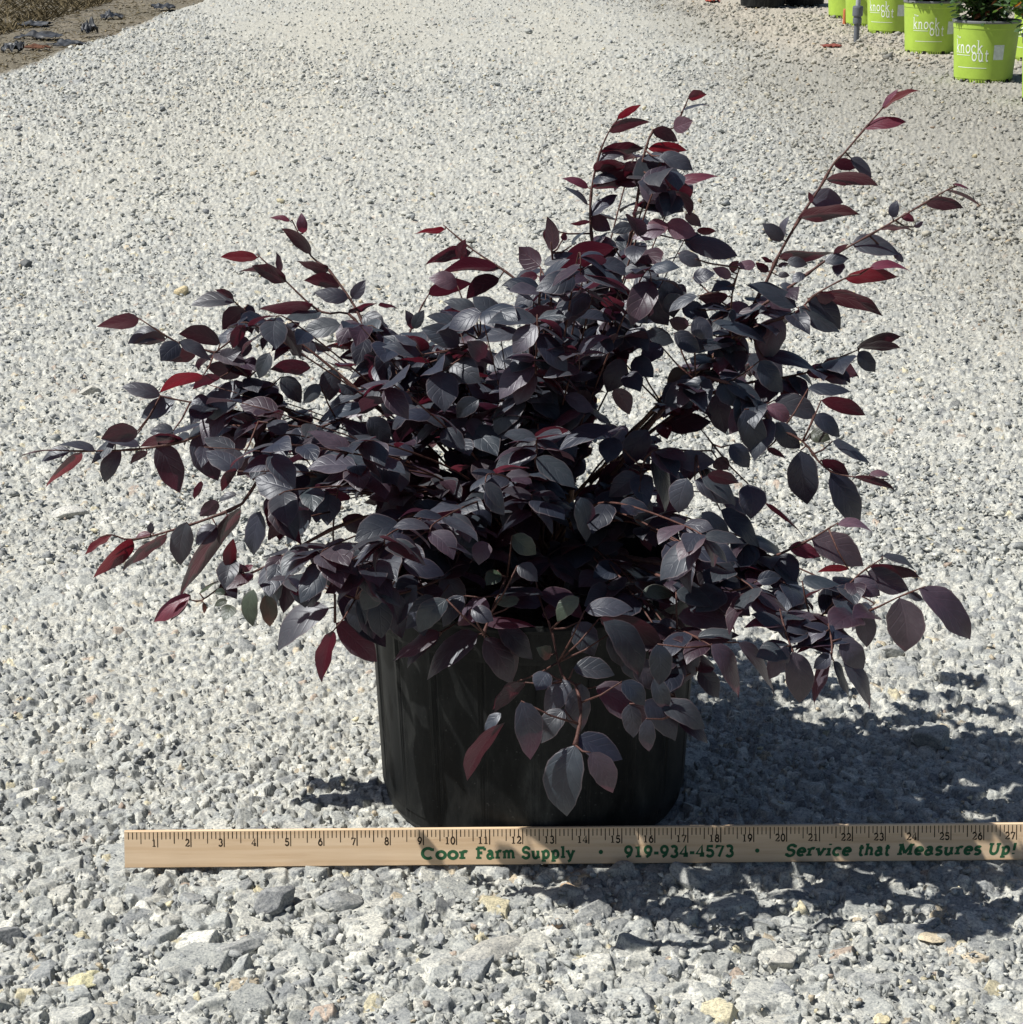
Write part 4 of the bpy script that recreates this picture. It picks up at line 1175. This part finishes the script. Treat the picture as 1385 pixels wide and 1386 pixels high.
for Q in tw3:                                   # the crowded outer sprays
    acc = 0
    for i in range(2, len(Q)):
        seg = (Q[i] - Q[i - 1]).length
        for sub in range(max(1, int(seg / 0.006))):
            q = Q[i - 1].lerp(Q[i], fr.random()); x, y = project(np.array(q)[None, :]); x = float(x[0]); y = float(y[0])
            if not in_reg(x, y) or fr.random() < .25: continue
            if any(inside(h, x, y) for h in HOLES): continue
            d = (Q[i] - Q[i - 1]).normalized()
            lat = d.cross(Vector((0, 0, 1)))
            if lat.length < .1: lat = Vector((1, 0, 0))
            out = (lat.normalized() * fr.choice((-1, 1)) * fr.uniform(.5, 1) - d * fr.uniform(.2, .8) + Vector((0, 0, fr.uniform(-.75, .05)))).normalized()
            Lf = fr.uniform(.020, .034); T = q + out * Lf
            tx, ty = project(np.array(T)[None, :])
            if not inside(POLY, float(tx[0]), float(ty[0])) or any(inside(h, float(tx[0]), float(ty[0])) for h in HOLES): continue
            LV.add(q, T, Vector((fr.uniform(-.4, .4), fr.uniform(-.6, .1), 1)).normalized(), Lf * fr.uniform(.52, .68), leaf_col(fr.choice('tdtuud'), fr), arch=fr.uniform(.06, .17), fold=fr.uniform(.1, .35), rnd=fr)
            nfill += 1
print("leaves explicit", len(leaf_px), "fill", nfill)

for a, b in petioles:
    if b is not None:
        if (a - b).length > 0.0008:
            tw_mb.tube([b, a], [0.0007, 0.0005], 5)
    else:                                     # joins the nearest traced twig or stem
        best = None; bd = 9
        for Q in tw3:
            for q in Q[::2]:
                dd = (q - a).length
                if dd < bd: bd = dd; best = q
        if bd < 0.05:
            mid = a.lerp(best, .5) + Vector((0, 0, -.002))
            tw_mb.tube([best, mid, a], [0.0008, 0.0007, 0.0005], 5)
child_local(LV.build("foliage", M_LEAF, SHRUB))
child_local(tw_mb.build("twigs", M_TWIG, SHRUB, smooth=True))
child_local(stem_mb.build("stems", M_STEM, SHRUB, smooth=True))
# ------------------------------------------------------------------ background: green nursery pots with rose bushes
M_LIME = plain("lime_plastic", (0.36, 0.515, 0.065), 0.5, 0.45, 18, 0.10)
M_LIP = plain("grey_pot_lip", (0.16, 0.165, 0.17), 0.5, 0.5)
M_WHITE = plain("white_print", (0.78, 0.82, 0.74), 0.6, 0.2)
M_SLOT = plain("slot_dark", (0.02, 0.02, 0.015), 0.8, 0.1)
M_STICKER = plain("pale_sticker", (0.62, 0.68, 0.62), 0.5, 0.3, 60, 0.2)
M_ROSESTEM = plain("rose_stem", (0.08, 0.10, 0.035), 0.6, 0.3)

def make_green_pot(seed):
    root = empty("rose_in_pot", (0, 0, 0))
    H, RB_, RT = 0.232, 0.108, 0.124
    def rad(z): return RB_ + (RT - RB_) * z / H
    m = MB()
    prof = [(0.0005, 0.004), (RB_ - 0.012, 0.004), (RB_ - 0.008, 0.0), (RB_ - 0.001, 0.001), (RB_, 0.004), (RB_ + 0.0008, 0.016), (RB_ + 0.0022, 0.018)]
    for i in range(1, 9):
        z = 0.018 + (0.200 - 0.018) * i / 8; prof.append((rad(z) + 0.0010, z))
    prof += [(RT + 0.0005, 0.203), (RT + 0.0012, 0.222)]
    m.lathe(prof, 96)
    m.build("pot", M_LIME, root, smooth=False)
    l = MB()
    l.lathe([(RT + 0.0011, 0.2221), (RT + 0.0045, 0.2225), (RT + 0.0052, 0.228), (RT + 0.0040, H), (RT - 0.001, H), (RT - 0.004, 0.226), (RT - 0.009, 0.15), (0.0005, 0.15)], 96)
    l.build("pot_rim", M_LIP, root, smooth=False)
    s = MB()
    s.lathe([(0.0005, 0.212), (0.06, 0.210), (RT - 0.0055, 0.205)], 48)
    s.build("soil", M_SOIL, root, smooth=True)
    # moulded slots round the foot
    sl = MB()
    for k in range(64):
        a = 2 * math.pi * k / 64
        hgt = 0.010 if k % 8 else 0.014
        wd = 0.0022 if k % 8 else 0.015
        M = Matrix.Rotation(a, 4, 'Z')
        sl.box((RB_ + 0.0006, 0, 0.0035 + hgt / 2), (0.0024, wd, hgt), M)
    sl.build("drain_slots", M_SLOT, root)
    # printed words wrapped on the front (front = -Y before turning)
    def wrap(X_, Y_, z):
        r_ = rad(Y_) + 0.0016 + z * 2
        a = -math.pi / 2 + X_ / rad(0.1)
        return (r_ * math.cos(a), r_ * math.sin(a), Y_)
    w = MB()
    text_mesh(w, "knock", -0.060, 0.112, 0.044, target_w=0.122, thick=0.085, slab=0.03, mapf=wrap)
    text_mesh(w, "out", 0.018, 0.084, 0.044, target_w=0.066, thick=0.085, slab=0.03, mapf=wrap)
    text_mesh(w, "The", -0.054, 0.166, 0.008, target_w=0.022, thick=0.12, slab=0.0, mapf=wrap)
    for x0, x1, y, t in ((-0.056, 0.012, 0.1035, 0.0022), (-0.046, 0.078, 0.058, 0.0022)):
        n = 24; vs = []
        for i in range(n + 1):
            xx = x0 + (x1 - x0) * i / n
            vs += [wrap(xx, y, 0), wrap(xx, y + t, 0)]
        w.add(vs, [(2 * i, 2 * i + 2, 2 * i + 3, 2 * i + 1) for i in range(n)])
    w.build("printed_words", M_WHITE, root)
    st = MB(); n = 8; vs = []
    for i in range(n + 1):
        xx = 0.100 + 0.040 * i / n
        vs += [wrap(xx, 0.090, 0), wrap(xx, 0.145, 0)]
    st.add(vs, [(2 * i, 2 * i + 2, 2 * i + 3, 2 * i + 1) for i in range(n)])
    st.build("sticker", M_STICKER, root)
    r = random.Random(seed)
    L = Leaves(); L.NU, L.NV = 5, 3
    L.__init__()
    sm = MB()
    for k in range(40):
        az = r.uniform(0, 6.28); rr = r.uniform(.04, .25); hh = r.uniform(.08, .42)
        a = Vector((r.uniform(-.03, .03), r.uniform(-.03, .03), .205)); b = Vector((rr * math.cos(az), rr * math.sin(az), .22 + hh))
        mid = a.lerp(b, .5) + Vector((0, 0, .04))
        Q = smooth_poly([a, mid, b], 7)
        sm.tube(Q, [0.004 - 0.0028 * i / (len(Q) - 1) for i in range(len(Q))], 5)
        for i in range(3, len(Q)):
            for rep in range(6):
                d = Vector((r.uniform(-1, 1), r.uniform(-1, 1), r.uniform(-.5, .7))).normalized()
                q = Q[i] + d * r.uniform(.0, .025)
                Lf = r.uniform(.022, .042)
                T = q + (d + Vector((0, 0, -.2))).normalized() * Lf
                g = r.uniform(.6, 1.3)
                c = (0.030 * g, 0.055 * g, 0.020 * g) if r.random() > .08 else (0.16, 0.05, 0.03)
                L.add(q, T, (r.uniform(-.5, .5), r.uniform(-.5, .5), 1), Lf * .58, c, arch=.06, fold=.2, rnd=r)
    # low skirt of leaves over the rim
    for k in range(170):
        az = r.uniform(0, 6.28); rr = r.uniform(.05, .135)
        q = Vector((rr * math.cos(az), rr * math.sin(az), r.uniform(.225, .30)))
        d = Vector((math.cos(az), math.sin(az), r.uniform(-.6, .3))).normalized()
        Lf = r.uniform(.02, .04); g = r.uniform(.6, 1.2)
        L.add(q, q + d * Lf, (r.uniform(-.4, .4), r.uniform(-.4, .4), 1), Lf * .58, (0.028 * g, 0.052 * g, 0.018 * g), arch=.06, fold=.2, rnd=r)
    sm.build("stems", M_ROSESTEM, root, smooth=True)
    L.build("foliage", M_ROSELEAF, root)
    return root

def copy_tree(o, parent=None):
    c = o.copy(); COL.objects.link(c)
    if parent is not None: c.parent = parent
    for ch in list(o.children): copy_tree(ch, c)
    return c

GP = make_green_pot(3)
# base-front pixel of each pot, turn of the print
spots = [
 (1330, 113, math.radians(-47), "lime green pot standing whole at the front of the row, its print half turned away"),
 (1258, 74, math.radians(-24), "lime green pot second in the row, its whole print facing the camera"),
 (1204, 46, math.radians(-44), "lime green pot behind the grey pipe's right side, showing a pale sticker"),
 (1173, 36, math.radians(60), "lime green pot in deep shade just right of the grey pipe"),
 (1148, 25, math.radians(100), "farthest lime green pot, left of the grey pipe, with dark leaves hanging over it"),
 (1427, 143, math.radians(40), "lime green pot cut off by the right edge of the photo"),
 (1408, 84, math.radians(-60), "lime green pot of the back row, peeping out behind the front one at the right"),
]
for i, (px, py, rz, lab) in enumerate(spots):
    o = GP if i == 0 else copy_tree(GP)
    g = on_ground(px, py, 0)
    o.location = (g.x * (g.y + .108) / g.y, g.y + 0.108, -0.002)
    o.rotation_euler = (0, 0, rz)
    tag(o, lab, "potted rose", "lime green pots in a row at the upper right")

# grey riser pipe with its coupling
M_PVC = plain("grey_pipe_plastic", (0.12, 0.13, 0.15), 0.45, 0.45)
M_PVCL = plain("pale_pipe_plastic", (0.36, 0.38, 0.41), 0.45, 0.45)
M_TERRA = plain("orange_stake", (0.50, 0.15, 0.07), 0.6, 0.3)
M_RED = plain("red_plastic", (0.55, 0.06, 0.05), 0.5, 0.4)
g = on_ground(1159, 57, 0)
R = empty("riser_pipe", (g.x, g.y, 0))
tag(R, "grey plastic irrigation riser pipe standing in front of the lime green pots", "pipe")
m = MB(); m.lathe([(0.0005, -.03), (.0135, -.03), (.0135, .085), (.0005, .085)], 24); m.build("lower_pipe", M_PVC, R)
m = MB(); m.lathe([(.0136, .086), (.020, .086), (.021, .092), (.021, .112), (.0185, .114), (.0185, .120), (.024, .122), (.025, .128), (.025, .160), (.023, .168), (.0115, .170)], 24)
m.build("coupling", M_PVC, R)
m = MB(); m.lathe([(.0112, .1702), (.0112, .85), (.0005, .85)], 24); m.build("upper_pipe", M_PVCL, R)
g = on_ground(1143, 33, 0)
R = empty("valve_stub", (g.x, g.y, 0))
tag(R, "short orange stub with a small red handle, left of the grey riser pipe", "valve")
m = MB(); m.lathe([(.0005, -.02), (.0095, -.02), (.0095, .075), (.0075, .082), (.0005, .083)], 16); m.build("stub", M_TERRA, R)
m = MB(); m.tube([(0.006, 0, .045), (.022, 0, .050), (.034, 0, .058)], [.006, .008, .011], 10); m.box((.037, 0, .060), (.008, .012, .026)); m.build("handle", M_RED, R)

# black nursery pots cut by the top edge
def black_pot(px, py, lab, first=None):
    if first is None:
        R = empty("black_nursery_pot", (0, 0, 0))
        m = MB()
        rb, rt, H = .135, .155, .27
        m.lathe([(.0005, .003), (rb - .01, .003), (rb, .004), (rb + .001, .02), (rt, H - .03), (rt + .006, H - .029), (rt + .007, H), (rt + .002, H), (rt - .004, H - .03), (rb, .10), (.0005, .10)], 64)
        m.build("pot_body", M_BLACK, R)
        s = MB(); s.lathe([(.0005, H - .035), (rt - .006, H - .04)], 40); s.build("soil", M_SOIL, R)
        r = random.Random(8); L = Leaves(); sm = MB()
        for k in range(16):
            az = r.uniform(0, 6.28); rr = r.uniform(.02, .14)
            a = Vector((rr * .3 * math.cos(az), rr * .3 * math.sin(az), H - .04)); b = Vector((rr * math.cos(az), rr * math.sin(az), H + r.uniform(.1, .35)))
            sm.tube([a, b], [.004, .002], 5)
            for q_ in range(20):
                q = a.lerp(b, r.uniform(.3, 1)); d = Vector((r.uniform(-1, 1), r.uniform(-1, 1), r.uniform(-.4, .6))).normalized()
                L.add(q, q + d * .045, (r.uniform(-.4, .4), r.uniform(-.4, .4), 1), .024, (.03, .06, .02), rnd=r)
        sm.build("stems", M_ROSESTEM, R); L.build("foliage", M_ROSELEAF, R)
    else:
        R = copy_tree(first)
    g = on_ground(px, py, 0)
    R.location = (g.x, g.y + .135, 0)
    tag(R, lab, "nursery pot", "black nursery pots at the top edge")
    return R
B0 = black_pot(1036, 10, "black nursery pot cut by the top edge, left of its neighbour")
black_pot(1090, 7.5, "black nursery pot cut by the top edge, nearer to the lime green pots", B0)

# scraps on the ground
M_BROWNSTRIP = plain("brown_strip", (0.20, 0.060, 0.045), 0.7, 0.2, 60, 0.4)
M_FILM = plain("grey_black_film", (0.040, 0.043, 0.048), 0.5, 0.4, 30, 0.7)
M_BARK = plain("rusty_bark", (0.095, 0.040, 0.022), 0.8, 0.2, 50, 0.4)
def scrap(name, px, py, lx, ly, h, mat, lab, cat, seed, rz=0.0, crumple=0.5, thick=0.0015, group=None):
    """a crumpled sheet with real thickness lying on the ground"""
    g = on_ground(px, py, 0.0)
    z0 = float(soft_z(np.array([g.x]), np.array([g.y]))[0])
    g = on_ground(px, py, z0)
    n, k = 36, 22
    u, v = np.meshgrid(np.linspace(-1, 1, n), np.linspace(-1, 1, k), indexing='ij')
    r = np.random.default_rng(seed)
    ed = 1 + 0.28 * vnoise(u * 3 + 7, v * 3 + seed, 1.0, seed, 3)
    x = u * lx / 2 * ed; y = v * ly / 2 * ed
    z = h * (0.5 + 0.5 * vnoise(u * 1.3 + 11, v * 1.3 + 3, 1.2, seed + 1, 2)) * (1 - 0.55 * np.maximum(np.abs(u), np.abs(v)) ** 2)
    z = z + h * crumple * np.abs(vnoise(u + 31, v + 17, 1.5, seed + 2, 2))
    top = np.stack([x.ravel(), y.ravel(), z.ravel() + 0.004], 1); bot = top - np.array([0, 0, thick])
    i = (np.arange(n - 1)[:, None] * k + np.arange(k - 1)[None, :]).ravel()
    f1 = np.stack([i, i + k, i + k + 1, i + 1], 1); N_ = n * k
    f2 = f1[:, ::-1] + N_
    rim = [j * k for j in range(n)] + [(n - 1) * k + j for j in range(1, k)] + [j * k + k - 1 for j in range(n - 2, -1, -1)] + [j for j in range(k - 2, 0, -1)]
    f3 = np.array([(rim[j], rim[(j + 1) % len(rim)], rim[(j + 1) % len(rim)] + N_, rim[j] + N_) for j in range(len(rim))])
    o = mesh_np(name, np.concatenate([top, bot]), np.concatenate([f1, f2, f3]), mat)
    o.location = (g.x, g.y, z0); o.rotation_euler = (0, 0, rz)
    tag(o, lab, cat, group)
    return o
FG = "torn dark film scraps in the washed strip"
scrap("film_scrap", 122, 50, .085, .10, .075, M_FILM, "upright crumpled dark film scrap nearest the edge of the gravel track", "film scrap", 5, .3, 1.0, group=FG)
scrap("film_scrap", 52, 52, .22, .16, .030, M_FILM, "long flat grey film scrap at the upper left", "film scrap", 8, .1, .8, group=FG)
scrap("film_scrap", 95, 64, .16, .14, .030, M_FILM, "low grey film scrap below the upright one", "film scrap", 13, .5, 1.0, group=FG)
scrap("film_scrap", 152, 28, .12, .16, .045, M_FILM, "dark film scrap farther back in the strip", "film scrap", 17, .2, 1.0, group=FG)
scrap("film_scrap", 17, 74, .10, .12, .05, M_FILM, "small pointed film scrap close to the left edge", "film scrap", 22, .2, 1.0, group=FG)
scrap("film_scrap", 222, 13, .14, .22, .035, M_FILM, "small dark film scrap where the strip meets the top edge", "film scrap", 27, .2, 1.0, group=FG)
scrap("film_scrap", 45, 36, .20, .15, .025, M_FILM, "thin dark film scrap lying above the long flat one", "film scrap", 29, -.2, 1.0, group=FG)
scrap("bark_piece", 49, 66, .12, .06, .022, M_BARK, "rust brown curved piece of bark at the upper left", "bark", 31, -.25, .2, .004)
scrap("brown_strip", 1125, 63, .085, .10, .012, M_BROWNSTRIP, "flat reddish brown strip lying left of the grey riser pipe", "strip", 44, 0, .3, .004)
scrap("brick_scrap", 964, 2, .085, .22, .03, plain("red_scrap", (0.36, 0.07, 0.05), .7, .2, 60, .3), "reddish scrap on the gravel cut by the top edge", "scrap", 47, 0, .3, .004)

# dry straw and litter at the top left: nobody could count it
def litter():
    r = random.Random(77); m = MB()
    for k in range(1500):
        Y = r.uniform(8.5, 14.5); X = EDGE_X - r.uniform(.12, 1.3) * (0.5 + (Y - 8) * .12)
        z = float(soft_z(np.array([X]), np.array([Y]))[0])
        a = r.uniform(0, 3.14); l = r.uniform(.01, .06); w = r.uniform(.001, .003)
        d = Vector((math.cos(a), math.sin(a), r.uniform(-.1, .35))) * l
        p = Vector((X, Y, z + r.uniform(.003, .012)))
        m.tube([p - d * .5, p + Vector((0, 0, .003)), p + d * .5], [w * .6, w, w * .4], 4)
    for k in range(2600):
        Y = r.uniform(10.2, 14.5); X = -2.75 - (r.random() ** 1.5) * 1.4
        z = float(soft_z(np.array([X]), np.array([Y]))[0])
        a = r.uniform(0, 6.28); l = r.uniform(.03, .10); w = r.uniform(.0015, .005)
        d = Vector((math.cos(a), math.sin(a), r.uniform(.05, .9))) * l
        p = Vector((X, Y, z))
        m.tube([p, p + d * .6 + Vector((0, 0, .006)), p + d], [w, w, w * .3], 4)
    o = m.build("straw_litter", plain("straw", (0.12, 0.094, 0.050), .8, .2, 40, .7))
    tag(o, "dry straw and plant litter in the washed strip at the upper left", "litter", kind="stuff")
litter()
